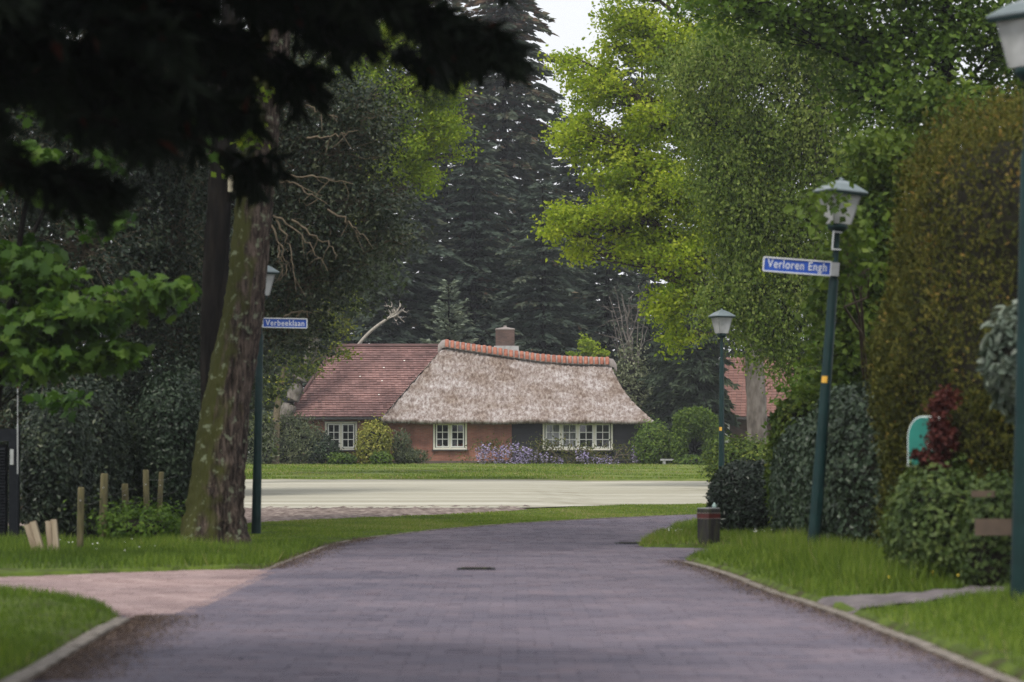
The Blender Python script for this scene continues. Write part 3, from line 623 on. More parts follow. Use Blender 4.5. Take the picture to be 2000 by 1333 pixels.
# --- conifer overhanging the top left, rooted outside the picture
def near_conifer():
    base = A(-5.2, 11.2, .1); root = thing('overhanging_spruce', 'dark drooping spruce boughs hanging into the top left corner', 'conifer', tuple(base))
    H = 13; TP = base + np.stack([np.zeros(10), np.zeros(10), np.linspace(0, H, 10)], 1); V, F = tubes(TP[None], np.linspace(.26, .04, 10)[None], 12); mk('trunk', V, F, M['dark_bark'], root, smooth=True)
    wood, C, Ax, T = [], [], [], []
    rows = []
    for i in range(36):                       # boughs reaching over the road
        rows.append((math.radians(rng.uniform(-38, 34)), 3.50 + .03 * i + rng.normal(0, .05), rng.uniform(4.3, 5.35), 1000))
    for a, z, ln in [(-35, 3.2, 4.2), (-12, 3.2, 3.9), (8, 3.1, 4.0), (28, 3.1, 4.4), (-22, 2.75, 3.5), (18, 2.7, 3.5), (2, 2.9, 3.7), (40, 3.4, 4.3)]:
        rows.append((math.radians(a), z, ln, 800))
    for i in range(34):                       # the rest of the tree
        rows.append((rng.random() * 6.28, 4.6 + i * .24, 4.6 * (1 - i / 42), 110))
    for az, z, ln, m in rows:
        dv = A(math.cos(az), math.sin(az), 0); s = base + A(0, 0, z); e_ = s + dv * ln + A(0, 0, -.14 * ln); c_ = s + dv * ln * .5 + A(0, 0, .10 * ln)
        BP = bez(s[None], c_[None], e_[None], 12, .03); wood.append(tubes(BP, np.linspace(.05, .008, 12)[None], 5))
        BP = BP[0]; k = int(m / 10); t = rng.random(k) ** .75 * 10.9; j = t.astype(int); p = BP[j] + (BP[j + 1] - BP[j]) * (t - j)[:, None]
        sd = rng.choice([-1, 1], k)[:, None] * A(-dv[1], dv[0], 0); tl = rng.uniform(.25, .75, k)[:, None] * (1.1 - t[:, None] / 14)
        tip = p + dv * tl * .6 + sd * tl * rng.uniform(.2, 1, (k, 1)) + A(0, 0, -1) * tl * rng.uniform(.1, .75, (k, 1))
        TB = bez(p, (p + tip) / 2 + A(0, 0, .06), tip, 4); wood.append(tubes(TB, np.linspace(.008, .003, 4)[None].repeat(k, 0), 3))
        q = 34 if m > 200 else 14; f = rng.random((k, q, 1)); pp = p[:, None] * (1 - f) + tip[:, None] * f + A(0, 0, .06) * (f * (1 - f) * 4)
        dirn = nrm(tip - p)[:, None] + rng.normal(0, .55, (k, q, 3)) + A(0, 0, -.25)
        C.append(pp.reshape(-1, 3)); Ax.append(dirn.reshape(-1, 3)); tt = np.repeat(rng.normal(.4, .15, k), q); tt[rng.random(len(tt)) < .012] = 1; T.append(tt + 0 * tt)
    V, F = join(wood); mk('branches', V, F, M['dark_bark'], root, kind='stuff')
    C = np.concatenate(C); Ax = np.concatenate(Ax); n = len(C)
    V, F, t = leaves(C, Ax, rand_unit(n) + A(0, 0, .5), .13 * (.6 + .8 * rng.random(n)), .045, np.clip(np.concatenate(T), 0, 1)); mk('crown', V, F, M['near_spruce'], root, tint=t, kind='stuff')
near_conifer()

# --- evergreen hollies and woodland at the left
def holly(u, d, lobes, n_cl, label, per=34, leaf=(.085, .05), tm=.42, mat='holly_leaf', group='dark hollies behind the left fence', v_top=200, bm='pale_twig', **k):
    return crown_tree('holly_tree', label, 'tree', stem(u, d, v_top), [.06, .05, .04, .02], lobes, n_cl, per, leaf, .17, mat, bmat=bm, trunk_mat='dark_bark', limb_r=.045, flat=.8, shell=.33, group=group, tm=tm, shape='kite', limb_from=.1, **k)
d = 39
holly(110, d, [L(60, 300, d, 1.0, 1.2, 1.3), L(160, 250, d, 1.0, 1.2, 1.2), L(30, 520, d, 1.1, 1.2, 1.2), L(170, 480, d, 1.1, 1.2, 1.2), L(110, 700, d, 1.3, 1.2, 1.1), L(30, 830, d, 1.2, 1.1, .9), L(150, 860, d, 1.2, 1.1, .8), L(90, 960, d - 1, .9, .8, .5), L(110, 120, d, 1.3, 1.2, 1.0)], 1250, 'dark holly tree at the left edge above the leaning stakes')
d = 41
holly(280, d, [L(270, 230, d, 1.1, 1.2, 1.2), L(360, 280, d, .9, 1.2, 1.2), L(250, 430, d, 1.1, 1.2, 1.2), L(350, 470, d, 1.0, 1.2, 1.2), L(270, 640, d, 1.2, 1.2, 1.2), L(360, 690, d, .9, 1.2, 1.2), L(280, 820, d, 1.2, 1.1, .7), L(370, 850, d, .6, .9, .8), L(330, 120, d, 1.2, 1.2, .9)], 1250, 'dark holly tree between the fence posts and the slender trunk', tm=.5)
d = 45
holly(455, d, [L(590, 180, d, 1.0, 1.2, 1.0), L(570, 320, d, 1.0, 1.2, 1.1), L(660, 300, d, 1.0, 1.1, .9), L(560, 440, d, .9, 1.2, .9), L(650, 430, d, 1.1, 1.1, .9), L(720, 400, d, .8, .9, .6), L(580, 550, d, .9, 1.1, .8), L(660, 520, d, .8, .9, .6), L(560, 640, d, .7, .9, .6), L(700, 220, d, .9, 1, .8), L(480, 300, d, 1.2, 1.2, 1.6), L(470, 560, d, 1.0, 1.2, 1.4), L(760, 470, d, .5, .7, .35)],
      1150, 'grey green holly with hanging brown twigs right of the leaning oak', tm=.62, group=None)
hp = bpy.data.objects['holly_tree.002']; tw = []
for u0, v0, u1, v1, u2, v2 in ((535, 350, 590, 360, 640, 400), (530, 420, 600, 450, 640, 530), (540, 430, 570, 480, 578, 570), (530, 440, 560, 500, 560, 540), (560, 200, 600, 205, 660, 230), (545, 480, 548, 510, 552, 540), (570, 430, 640, 470, 660, 500), (380, 455, 395, 480, 402, 500), (548, 345, 620, 340, 690, 360), (600, 270, 650, 268, 700, 255), (640, 410, 690, 440, 720, 470), (555, 620, 580, 600, 610, 612)):
    a, c, b_ = at(u0, v0, 43.4), at(u1, v1, 43.2), at(u2, v2, 43.0); P = bez(a[None], c[None], b_[None], 14, .03); tw.append(tubes(P, np.linspace(.022, .006, 14)[None], 5))
    for k in (6, 9, 11):
        e_ = P[0][k] + A(rng.normal(0, .15), 0, -.1 - .3 * rng.random()); tw.append(tubes(bez(P[0][k][None], ((P[0][k] + e_) / 2 + rng.normal(0, .05, 3))[None], e_[None], 7), np.linspace(.009, .004, 7)[None], 4))
V, F = join(tw); mk('hanging_twigs', V, F, M['pale_twig'], hp, smooth=True, kind='stuff')
d = 60
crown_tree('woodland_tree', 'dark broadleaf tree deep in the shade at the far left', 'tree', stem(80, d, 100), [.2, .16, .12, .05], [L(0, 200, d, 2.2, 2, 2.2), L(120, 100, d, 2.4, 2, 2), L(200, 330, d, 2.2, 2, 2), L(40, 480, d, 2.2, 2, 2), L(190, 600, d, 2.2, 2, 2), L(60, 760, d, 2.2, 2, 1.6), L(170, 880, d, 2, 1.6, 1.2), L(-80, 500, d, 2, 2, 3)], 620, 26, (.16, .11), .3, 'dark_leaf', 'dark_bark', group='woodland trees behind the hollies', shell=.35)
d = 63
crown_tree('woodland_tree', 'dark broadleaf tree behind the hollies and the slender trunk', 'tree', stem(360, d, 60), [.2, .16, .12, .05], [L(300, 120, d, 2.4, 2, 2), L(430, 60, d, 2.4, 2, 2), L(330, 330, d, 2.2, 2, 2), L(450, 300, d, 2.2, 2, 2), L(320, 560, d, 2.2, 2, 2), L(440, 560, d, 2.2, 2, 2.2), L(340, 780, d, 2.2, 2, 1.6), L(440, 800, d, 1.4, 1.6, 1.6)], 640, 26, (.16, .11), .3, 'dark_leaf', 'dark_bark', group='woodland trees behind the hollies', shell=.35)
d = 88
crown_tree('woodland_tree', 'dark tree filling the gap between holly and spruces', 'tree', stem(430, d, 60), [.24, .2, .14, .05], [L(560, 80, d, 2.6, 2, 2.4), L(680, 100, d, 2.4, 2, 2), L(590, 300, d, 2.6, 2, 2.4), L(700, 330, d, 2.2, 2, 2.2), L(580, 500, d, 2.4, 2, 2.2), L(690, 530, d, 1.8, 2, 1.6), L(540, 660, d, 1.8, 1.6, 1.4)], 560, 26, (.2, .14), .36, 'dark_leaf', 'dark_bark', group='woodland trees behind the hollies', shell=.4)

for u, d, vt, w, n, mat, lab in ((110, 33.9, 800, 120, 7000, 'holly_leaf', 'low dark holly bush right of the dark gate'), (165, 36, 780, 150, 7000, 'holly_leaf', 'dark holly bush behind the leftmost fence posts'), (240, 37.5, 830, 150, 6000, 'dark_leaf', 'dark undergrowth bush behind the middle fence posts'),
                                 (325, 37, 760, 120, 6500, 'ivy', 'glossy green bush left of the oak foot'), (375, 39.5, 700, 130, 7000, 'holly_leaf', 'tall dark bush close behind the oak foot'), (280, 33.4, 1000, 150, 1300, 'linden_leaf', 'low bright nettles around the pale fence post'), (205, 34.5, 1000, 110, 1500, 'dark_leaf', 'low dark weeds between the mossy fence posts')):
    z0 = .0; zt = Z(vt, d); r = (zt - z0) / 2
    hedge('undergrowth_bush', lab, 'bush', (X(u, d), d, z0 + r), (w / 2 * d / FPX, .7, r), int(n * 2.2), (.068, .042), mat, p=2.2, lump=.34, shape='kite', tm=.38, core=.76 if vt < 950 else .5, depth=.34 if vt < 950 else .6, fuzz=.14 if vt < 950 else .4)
for x, d, w, h in ((-12.5, 50, 3.4, 2.6), (-8.2, 47.5, 1.7, 2.2), (-11, 66, 2.6, 3.0), (-13.5, 84, 4.5, 3.2)):
    hedge('shade_hedge', {50: 'long dark hedge closing the wood at the far left', 47.5: 'dark hedge end behind the oak foot', 66: 'dark hedge left of the pale field', 84: 'dark hedge at the far left corner of the field'}[d], 'hedge', (x, d, h / 2), (w, 1.6, h / 2 + .2), 9000, (.16, .10), 'dark_leaf', p=2.6, lump=.15, tm=.35)

d = 150
for u, lab in ((420, 'far dark tree behind the grey leaning trunk'), (530, 'far dark tree behind the left lamp post'), (1470, 'far dark tree behind the red roofed house')):
    crown_tree('woodland_tree', lab, 'tree', stem(u, d, 400), [.3, .25, .2, .1], [L(u + a, v, d, 2.8, 2, 2.4) for a, v in ((-50, 520), (40, 540), (-40, 660), (50, 670), (-30, 790), (40, 800), (0, 420), (0, 870))], 420, 24, (.34, .24), .55, 'dark_leaf', 'dark_bark', group='woodland trees behind the hollies', shell=.4)

# maples with bright lobed leaves at the left edge
d = 27
crown_tree('maple_tree', 'young maple with bright lobed leaves at the left edge', 'tree', np.array([on(-30, d), at(-10, 800, d), at(20, 600, d), at(45, 420, d), at(70, 300, d)]), [.06, .05, .04, .03, .015],
           [L(60, 640, d, .55, .5, .26), L(180, 610, d - .3, .55, .5, .16), L(310, 565, d - .3, .45, .4, .10), L(120, 700, d - .4, .5, .5, .13), L(220, 690, d - .2, .3, .4, .10), L(40, 320, d, .32, .4, .24), L(90, 370, d, .2, .3, .08), L(40, 500, d, .35, .4, .2), L(80, 560, d, .4, .4, .2), L(20, 720, d, .3, .3, .12)],
           210, 11, (.15, .15), .13, 'maple_leaf', 'dark_bark', limb_r=.018, shape='maple', flat=.4, droop=.35, up=1.0, limb_from=.2)
d = 30
crown_tree('maple_tree', 'sparse maple sprays in deep shade under the spruce boughs', 'tree', np.array([on(-60, d), at(-20, 700, d), at(40, 500, d), at(120, 350, d), at(230, 180, d)]), [.05, .04, .03, .02, .010],
           [L(200, 440, d, .25, .3, .14), L(180, 240, d, .3, .3, .12), L(310, 230, d, .4, .3, .18), L(350, 250, d, .3, .3, .2), L(210, 310, d, .3, .3, .08), L(100, 200, d, .4, .3, .15), L(130, 780, d, .2, .3, .1)],
           70, 10, (.14, .14), .14, 'maple_leaf', 'dark_bark', limb_r=.014, shape='maple', flat=.4, droop=.35, up=1.0, tm=.3, limb_from=.2)

# yellow green oak showing beside the spruces, and a sparse yellow leaved tree left of the cottage
d = 76
crown_tree('oak_tree', 'yellow green young oak crown left of the tall spruce', 'tree', stem(440, d, 230), [.3, .25, .2, .1],
           [L(840, 175, d, .9, 1.6, .7), L(800, 290, d, .9, 1.6, .7), L(870, 255, d, .6, 1.2, .55), L(760, 200, d, 1.0, 1.6, .8), L(700, 170, d, 1.0, 1.6, .7), L(640, 150, d, 1.1, 1.6, .6), L(830, 350, d, .55, 1.0, .35), L(880, 130, d, .5, 1.2, .5), L(900, 300, d, .25, .5, .2, .6), L(760, 330, d, .8, 1.2, .45), L(740, 90, d, 1.2, 1.6, .7), L(820, 60, d, .9, 1.5, .6), L(700, 420, d, .4, .8, .2, .5)],
           900, 40, (.115, .08), .22, 'young_oak_leaf', 'bark', limb_r=.10, tm=.6, shell=.5)
d = 113.5
crown_tree('hawthorn_tree', 'thin tree with yellowing leaves beside the left street name plate', 'tree', np.array([on(538, d), at(540, 800, d), at(560, 700, d), at(580, 600, d)]), [.18, .15, .10, .05],
           [L(640, 640, d, 1.0, 1.0, .9), L(590, 610, d, .9, 1.0, .7), L(560, 690, d, .8, 1.0, .7), L(600, 720, d, .8, .9, .5), L(540, 760, d, .5, .9, .6), L(660, 690, d, .5, .7, .25), L(515, 850, d, .35, .7, .9), L(680, 590, d, .7, .9, .5), L(640, 560, d, .8, .9, .6)],
           210, 24, (.17, .12), .3, 'yellow_leaf', 'pale_twig', limb_r=.05, tm=.4, shell=.6)

# --- spruces behind the cottage
G = 'tall spruces behind the cottage'
spruce('spruce_tree', 'tallest spruce rising to the sky gap above the chimney', on(985, 141), 33, 5.6, n_wh=62, sp=120, per=8, spray=(.55, .24), group=G, tip_brown=.55, pw=.8, rmin=.5)
spruce('spruce_tree', 'spruce left of the tallest one, behind the yellow green oak', on(870, 136), 26.5, 5.0, n_wh=50, sp=115, spray=(.55, .24), group=G, tip_brown=.4, pw=.75, rmin=.4)
spruce('spruce_tree', 'shorter spruce right of the tallest one behind the bright oak', on(1125, 150), 20.5, 5.0, n_wh=40, sp=110, spray=(.55, .24), group=G, pw=.7, rmin=.4)
spruce('spruce_tree', 'dark spruce over the tiled roof of the cottage', on(755, 132), 21, 5.0, n_wh=42, sp=110, spray=(.55, .24), group=G, pw=.7, rmin=.4)
spruce('spruce_tree', 'spruce farthest right, mostly covered by the bright oak', on(1255, 152), 27, 5.6, n_wh=46, sp=60, spray=(.55, .24), group=G, pw=.8, rmin=.4)
spruce('spruce_tree', 'low dark spruce behind the thatched ridge', on(1060, 131), 14.5, 3.4, n_wh=30, sp=84, spray=(.42, .16), group=G, pw=.6, rmin=.4)
spruce('spruce_tree', 'broad spruce behind the blue green fir', on(925, 133), 17.5, 4.0, n_wh=36, sp=84, spray=(.42, .16), group=G, pw=.6, rmin=.4)
spruce('spruce_tree', 'spruce low behind the right end of the thatch', on(1185, 133), 14, 3.6, n_wh=30, sp=84, spray=(.42, .16), group=G, pw=.6, rmin=.4)
spruce('spruce_tree', 'dark spruce left of the tiled roof behind the thin yellow tree', on(645, 134), 17, 4.4, n_wh=34, sp=76, spray=(.48, .2), group=G, pw=.65, rmin=.4)
spruce('spruce_tree', 'far spruce at the back between the two oaks', on(1070, 166), 24, 4.6, n_wh=40, sp=60, spray=(.6, .24), group=G, pw=.7, rmin=.4)
spruce('fir_tree', 'pale blue green fir with pointed top behind the tiled ridge', on(878, 124.5), 8.9, 2.1, mat='blue_fir', n_wh=26, sp=60, spray=(.26, .12), droop=-.1, pw=.65, rmin=.12, trunk_r=.1, hang=-.2)
spruce('yew_tree', 'dark drooping yew between the cottage and the far lamp post', on(1335, 118.5), 8.2, 2.0, mat='yew', n_wh=26, sp=120, per=8, spray=(.34, .12), droop=.5, pw=.42, rmin=.35, hang=1.1)
spruce('yew_tree', 'dark yew right behind the round arched shrub', on(1366, 117), 7.6, 1.5, mat='yew', n_wh=24, sp=110, per=8, spray=(.34, .12), droop=.5, pw=.42, rmin=.35, hang=1.1)
spruce('yew_tree', 'dark yew against the right end of the thatched roof', on(1270, 125), 7.2, 1.9, mat='yew', n_wh=22, sp=100, per=8, spray=(.34, .13), droop=.5, pw=.42, rmin=.3, hang=1.0)

# --- the bright oak right of the middle
d = 72
crown_tree('oak_tree', 'bright yellow green oak reaching over the right end of the cottage', 'tree', np.array([on(1480, d), at(1479, 850, d), at(1477, 760, d), at(1470, 640, d), at(1450, 480, d), at(1430, 300, d), at(1410, 120, d), at(1400, -60, d)]), [.34, .30, .28, .26, .22, .18, .12, .06],
           [L(1165, 165, d, .95, 1.8, .8), L(1135, 265, d, .8, 1.6, .7), L(1210, 330, d, 1.0, 1.9, .8), L(1125, 425, d, .95, 1.4, .42), L(1090, 455, d, .55, .9, .25), L(1210, 420, d, 1.0, 1.8, .7), L(1140, 490, d, .45, .9, .35), L(1290, 230, d, 1.2, 2.2, 1.0), L(1300, 370, d, 1.2, 2.2, 1.0), L(1250, 490, d, .85, 1.6, .6), L(1330, 500, d, 1.0, 2.0, .8), L(1310, 590, d, .75, 1.4, .6), L(1320, 660, d, .4, .8, .5), L(1400, 440, d, 1.1, 2.2, 1.1), L(1400, 250, d, 1.2, 2.4, 1.1), L(1300, 90, d, 1.2, 2.2, .8), L(1400, 90, d, 1.3, 2.4, 1.0), L(1230, 40, d, .9, 1.7, .5), L(1420, 590, d, .9, 1.6, .6), L(1480, 330, d, 1.2, 2.4, 1.3), L(1500, 520, d, 1.1, 2.2, 1.0), L(1380, -40, d, 1.6, 2.4, .8), L(1190, 90, d, .5, 1.0, .25, .7), L(1100, 120, d, .45, .8, .3, .7), L(1220, -30, d, 1.0, 1.6, .5)],
           2100, 40, (.125, .085), .2, 'oak_leaf', 'bark', limb_r=.12, trunk_mat='grey_bark', tm=.55, shell=.45, limb_from=.3)
# --- grey green weeping birch
d = 60
crown_tree('birch_tree', 'dull green weeping birch behind the right street name plate', 'tree', np.array([on(1610, d), at(1600, 700, d), at(1590, 450, d), at(1600, 200, d), at(1610, -100, d)]), [.18, .16, .13, .10, .05],
           [L(1440, 560, d, .7, 1.2, 1.0), L(1500, 620, d, .8, 1.2, 1.0), L(1560, 560, d, .9, 1.2, 1.2), L(1450, 420, d, .8, 1.4, 1.3), L(1540, 400, d, 1.0, 1.4, 1.4), L(1400, 330, d, .8, 1.4, 1.1), L(1480, 250, d, 1.0, 1.6, 1.2), L(1580, 230, d, 1.1, 1.6, 1.3), L(1660, 330, d, 1.1, 1.6, 1.4), L(1640, 520, d, 1.0, 1.4, 1.5), L(1420, 120, d, 1.1, 1.6, 1.1), L(1540, 80, d, 1.3, 1.7, 1.2), L(1660, 120, d, 1.3, 1.7, 1.2), L(1340, 120, d, .7, 1.4, .7, .6), L(1390, 580, d, .45, .8, .6, .7), L(1620, 690, d, .8, 1.0, .6), L(1350, 220, d, .6, 1.2, .6, .6), L(1550, 690, d, .5, .9, .5)],
           2300, 38, (.085, .062), .17, 'birch_leaf', 'dark_bark', limb_r=.05, trunk_mat='grey_bark', droop=.9, hang=.3, flat=1.0, up=.1, tm=.5, shell=.5, limb_from=.3)
# --- fresh green hazel and linden behind the tall clipped hedge
d = 34
crown_tree('hazel_tree', 'fresh green leafy tree crowding the right street lamp', 'tree', np.array([on(1720, d), at(1715, 750, d), at(1705, 550, d), at(1705, 450, d), at(1712, 380, d)]), [.07, .06, .04, .03, .012],
           [L(1690, 640, d, .55, .8, .45), L(1640, 590, d, .4, .7, .4), L(1740, 560, d, .5, .8, .5), L(1680, 500, d, .5, .8, .45), L(1760, 430, d, .5, .8, .5), L(1690, 400, d, .5, .8, .4), L(1720, 310, d, .5, .8, .4), L(1780, 300, d, .45, .8, .45), L(1650, 690, d, .45, .7, .3), L(1720, 720, d, .5, .8, .4), L(1810, 200, d, .5, .8, .4), L(1620, 760, d, .4, .6, .3), L(1680, 800, d, .6, .6, .35), L(1650, 440, 27.2, .22, .35, .2, .8), L(1625, 385, 26.2, .10, .12, .10, .8), L(1665, 520, 27, .18, .3, .25, .8)],
           620, 26, (.10, .08), .15, 'hazel_leaf', 'twig', limb_r=.025, tm=.5, up=.8, droop=.2, shell=.5, limb_from=.15)
d = 42
crown_tree('linden_tree', 'shaded linden crown filling the top right corner', 'tree', np.array([on(1840, d), at(1840, 700, d), at(1850, 400, d), at(1850, 100, d), at(1850, -200, d)]), [.2, .18, .15, .1, .05],
           [L(1760, 60, d, 1.0, 1.4, .8), L(1880, 40, d, 1.0, 1.4, .8), L(1980, 80, d, 1.0, 1.4, .9), L(1700, 180, d, .9, 1.2, .8), L(1830, 180, d, 1.0, 1.3, .8), L(1940, 220, d, 1.0, 1.3, .8), L(1750, 330, d, .9, 1.2, .8), L(1690, 450, d, .8, 1.2, .8), L(1600, 30, d, 1.1, 1.4, .7), L(1450, 10, d, 1.1, 1.4, .6), L(1700, 620, d, .8, 1.2, .8), L(2040, 250, d, 1, 1.2, 1), L(1640, 780, d, .7, 1, .6), L(1780, 740, d, .9, 1, .8), L(1560, 790, d, .35, .8, .5), L(1820, -60, d, 1.6, 1.6, .8), L(1640, -80, d, 1.6, 1.8, .8)],
           1050, 28, (.11, .09), .2, 'linden_leaf', 'dark_bark', limb_r=.07, tm=.45, up=.7, shell=.45, limb_from=.2)

# ------------------------------------------------------------------ hedges and bushes at the right
zb = .12
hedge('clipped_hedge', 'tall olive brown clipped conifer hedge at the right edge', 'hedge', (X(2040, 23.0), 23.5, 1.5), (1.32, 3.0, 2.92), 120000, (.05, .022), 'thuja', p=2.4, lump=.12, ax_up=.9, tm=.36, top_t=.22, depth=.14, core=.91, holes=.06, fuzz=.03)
hedge('clipped_hedge', 'low olive conifer hedge below the tall one, above the pale ivy', 'hedge', (X(1915, 21.2), 21.5, .78), (.30, .7, .85), 18000, (.05, .022), 'thuja', p=2.8, lump=.1, ax_up=.9, tm=.36, holes=.08)
hedge('ivy_hedge', 'dark blue green ivy covered hedge behind the tall lamp post', 'hedge', (X(1700, 28.5), 28.7, .75), (.63, 2.6, 1.12), 52000, (.055, .05), 'ivy', p=3.0, lump=.09, shape='leaf', tm=.5, up=.1, ax_up=-.5, holes=.06, fuzz=.04)
hedge('ivy_hedge', 'ivy hump sloping down left of the tall lamp post', 'hedge', (X(1615, 31.5), 31.8, .7), (.55, 1.8, .98), 26000, (.055, .05), 'ivy', p=2.6, lump=.12, shape='leaf', tm=.5, up=.1, ax_up=-.5, holes=.06, fuzz=.04)
hedge('variegated_bush', 'yellow green leaved bush between the laurel and the ivy', 'bush', (X(1562, 34.5), 34.8, .85), (.36, .8, .95), 6500, (.10, .06), 'variegated', p=2.2, lump=.2, shape='leaf', tm=.38, up=.3, ax_up=.4)
hedge('laurel_bush', 'low dark glossy laurel behind the timber bollard', 'bush', (X(1470, 36.8), 37.1, .5), (.54, .9, .56), 13000, (.07, .035), 'laurel', p=2.6, lump=.1, shape='leaf', tm=.45, up=.3, ax_up=.3, fuzz=.05, holes=.06)
hedge('pale_ivy_bush', 'pale green ivy mound over the wooden board at right', 'bush', (X(1850, 20.6), 21.0, .38), (.42, .8, .62), 17000, (.046, .04), 'light_ivy', p=2.2, lump=.26, shape='leaf', tm=.45, up=.3, holes=.14, fuzz=.09)
hedge('pale_ivy_bush', 'ivy tangle hanging round the wooden board beside the near lamp', 'bush', (X(1965, 19.6), 20.1, .42), (.26, .5, .55), 7000, (.046, .04), 'light_ivy', p=2.2, lump=.3, shape='leaf', tm=.3, up=.3, holes=.2, fuzz=.1)
hedge('rhododendron_bush', 'grey leaved rhododendron at the right edge in front of the hedge', 'bush', (X(2035, 18.6), 18.9, 1.85), (.36, .5, .42), 1500, (.11, .045), 'rhodo', p=2.0, lump=.25, shape='leaf', tm=.5, up=.4, core=.8)
crown_tree('purple_leaf_bush', 'dark red leaved bush half covering the teal panel', 'bush', np.array([on(1850, 20.9), at(1848, 960, 20.9), at(1845, 880, 20.9), at(1842, 800, 20.9)]), [.02, .018, .014, .008],
           [L(1836, 795, 20.9, .08, .1, .07), L(1828, 845, 20.75, .07, .1, .16), L(1845, 860, 20.9, .08, .1, .18), L(1826, 905, 20.8, .10, .1, .08), L(1852, 775, 20.9, .06, .1, .06), L(1798, 890, 20.8, .09, .08, .02), L(1835, 940, 20.9, .08, .1, .1)], 240, 12, (.045, .03), .03, 'prunus', 'dark_bark', limb_r=.006)

# ------------------------------------------------------------------ the cottage
M['thatch'] = None
def mat_thatch():
    m, b = newmat('thatch'); n, l = nodes(m)
    tc = n.new('ShaderNodeTexCoord'); mp = n.new('ShaderNodeMapping'); mp.inputs['Scale'].default_value = (1, .45, .45); l.new(tc.outputs['Object'], mp.inputs[0])
    n1 = n.new('ShaderNodeTexNoise'); n1.inputs['Scale'].default_value = 8; n1.inputs['Detail'].default_value = 9; n1.inputs['Roughness'].default_value = .75; l.new(mp.outputs[0], n1.inputs[0])
    n2 = n.new('ShaderNodeTexNoise'); n2.inputs['Scale'].default_value = .9; n2.inputs['Detail'].default_value = 5; l.new(tc.outputs['Object'], n2.inputs[0])
    r1 = ramp(n, [(.10, .075, .065), (.25, .205, .185), (.42, .385, .37), (.62, .59, .58)], [.30, .45, .57, .74]); l.new(n1.outputs['Fac'], r1.inputs[0])
    r2 = ramp(n, [(.70, .62, .55), (1.12, 1.12, 1.14)], [.35, .65]); l.new(n2.outputs['Fac'], r2.inputs[0])
    mx = n.new('ShaderNodeMixRGB'); mx.blend_type = 'MULTIPLY'; mx.inputs[0].default_value = 1; l.new(r1.outputs[0], mx.inputs[1]); l.new(r2.outputs[0], mx.inputs[2]); l.new(mx.outputs[0], b.inputs['Base Color'])
    b.inputs['Roughness'].default_value = 1; b.inputs['Specular IOR Level'].default_value = .1
    bp = n.new('ShaderNodeBump'); bp.inputs['Strength'].default_value = 1; bp.inputs['Distance'].default_value = .06; l.new(n1.outputs['Fac'], bp.inputs['Height']); l.new(bp.outputs[0], b.inputs['Normal'])
    return m
M['thatch'] = mat_thatch()
M['brick'] = mat_brick('brick', (.31, .115, .08), (.40, .165, .115), (.28, .22, .19))
M['dark_brick'] = mat_brick('dark_brick', (.10, .06, .055), (.15, .09, .08), (.12, .10, .09))
M['plinth'] = mat_brick('plinth', (.13, .10, .09), (.17, .13, .12), (.14, .12, .11))
M['tile'] = mat_tint('tile', [(.13, .075, .07), (.245, .142, .13), (.32, .195, .18), (.8, .78, .74)], .8, .3, .9, [(.62, .60, .62), (1.15, 1.12, 1.12)], pos=[0, .5, .93, 1])
M['ridge'] = mat_plain('ridge', (.36, .13, .08), .85, scale=5, spec=.2, cols=[(.22, .085, .06), (.34, .13, .085), (.42, .19, .13)])
M['mortar'] = mat_plain('mortar', (.27, .235, .22), .95, scale=14, bump=.5)
M['frame'] = mat_plain('frame', (.84, .81, .69), .45, var=.05)
M['white'] = mat_plain('white', (.86, .85, .80), .45, var=.05)
M['plank'] = mat_plain('plank', (.014, .013, .017), .6, var=.4, scale=3, stretch=(.3, 1, 3), bump=.3)
M['lead'] = mat_plain('lead', (.38, .38, .39), .6, var=.3, scale=5)
M['gutter'] = mat_plain('gutter', (.07, .065, .065), .5)
M['dark_room'] = mat_plain('dark_room', (.03, .03, .035), .9)
M['curtain'] = mat_plain('curtain', (.42, .42, .42), .9, var=.12, scale=4, stretch=(6, 1, .4))
M['object_red'] = mat_plain('object_red', (.30, .08, .05), .6)
def mat_glass(name):
    m, b = newmat(name); n, l = nodes(m); n.remove(b)
    tr_ = n.new('ShaderNodeBsdfTransparent'); tr_.inputs[0].default_value = (.9, .93, .93, 1); gl = n.new('ShaderNodeBsdfGlossy'); gl.inputs['Roughness'].default_value = .04
    fr = n.new('ShaderNodeFresnel'); fr.inputs[0].default_value = 1.6; ad = n.new('ShaderNodeMath'); ad.operation = 'ADD'; ad.inputs[1].default_value = .05; l.new(fr.outputs[0], ad.inputs[0])
    mx = n.new('ShaderNodeMixShader'); l.new(ad.outputs[0], mx.inputs[0]); l.new(tr_.outputs[0], mx.inputs[1]); l.new(gl.outputs[0], mx.inputs[2]); l.new(mx.outputs[0], n['Material Output'].inputs[0])
    return m
M['glass'] = mat_glass('glass')

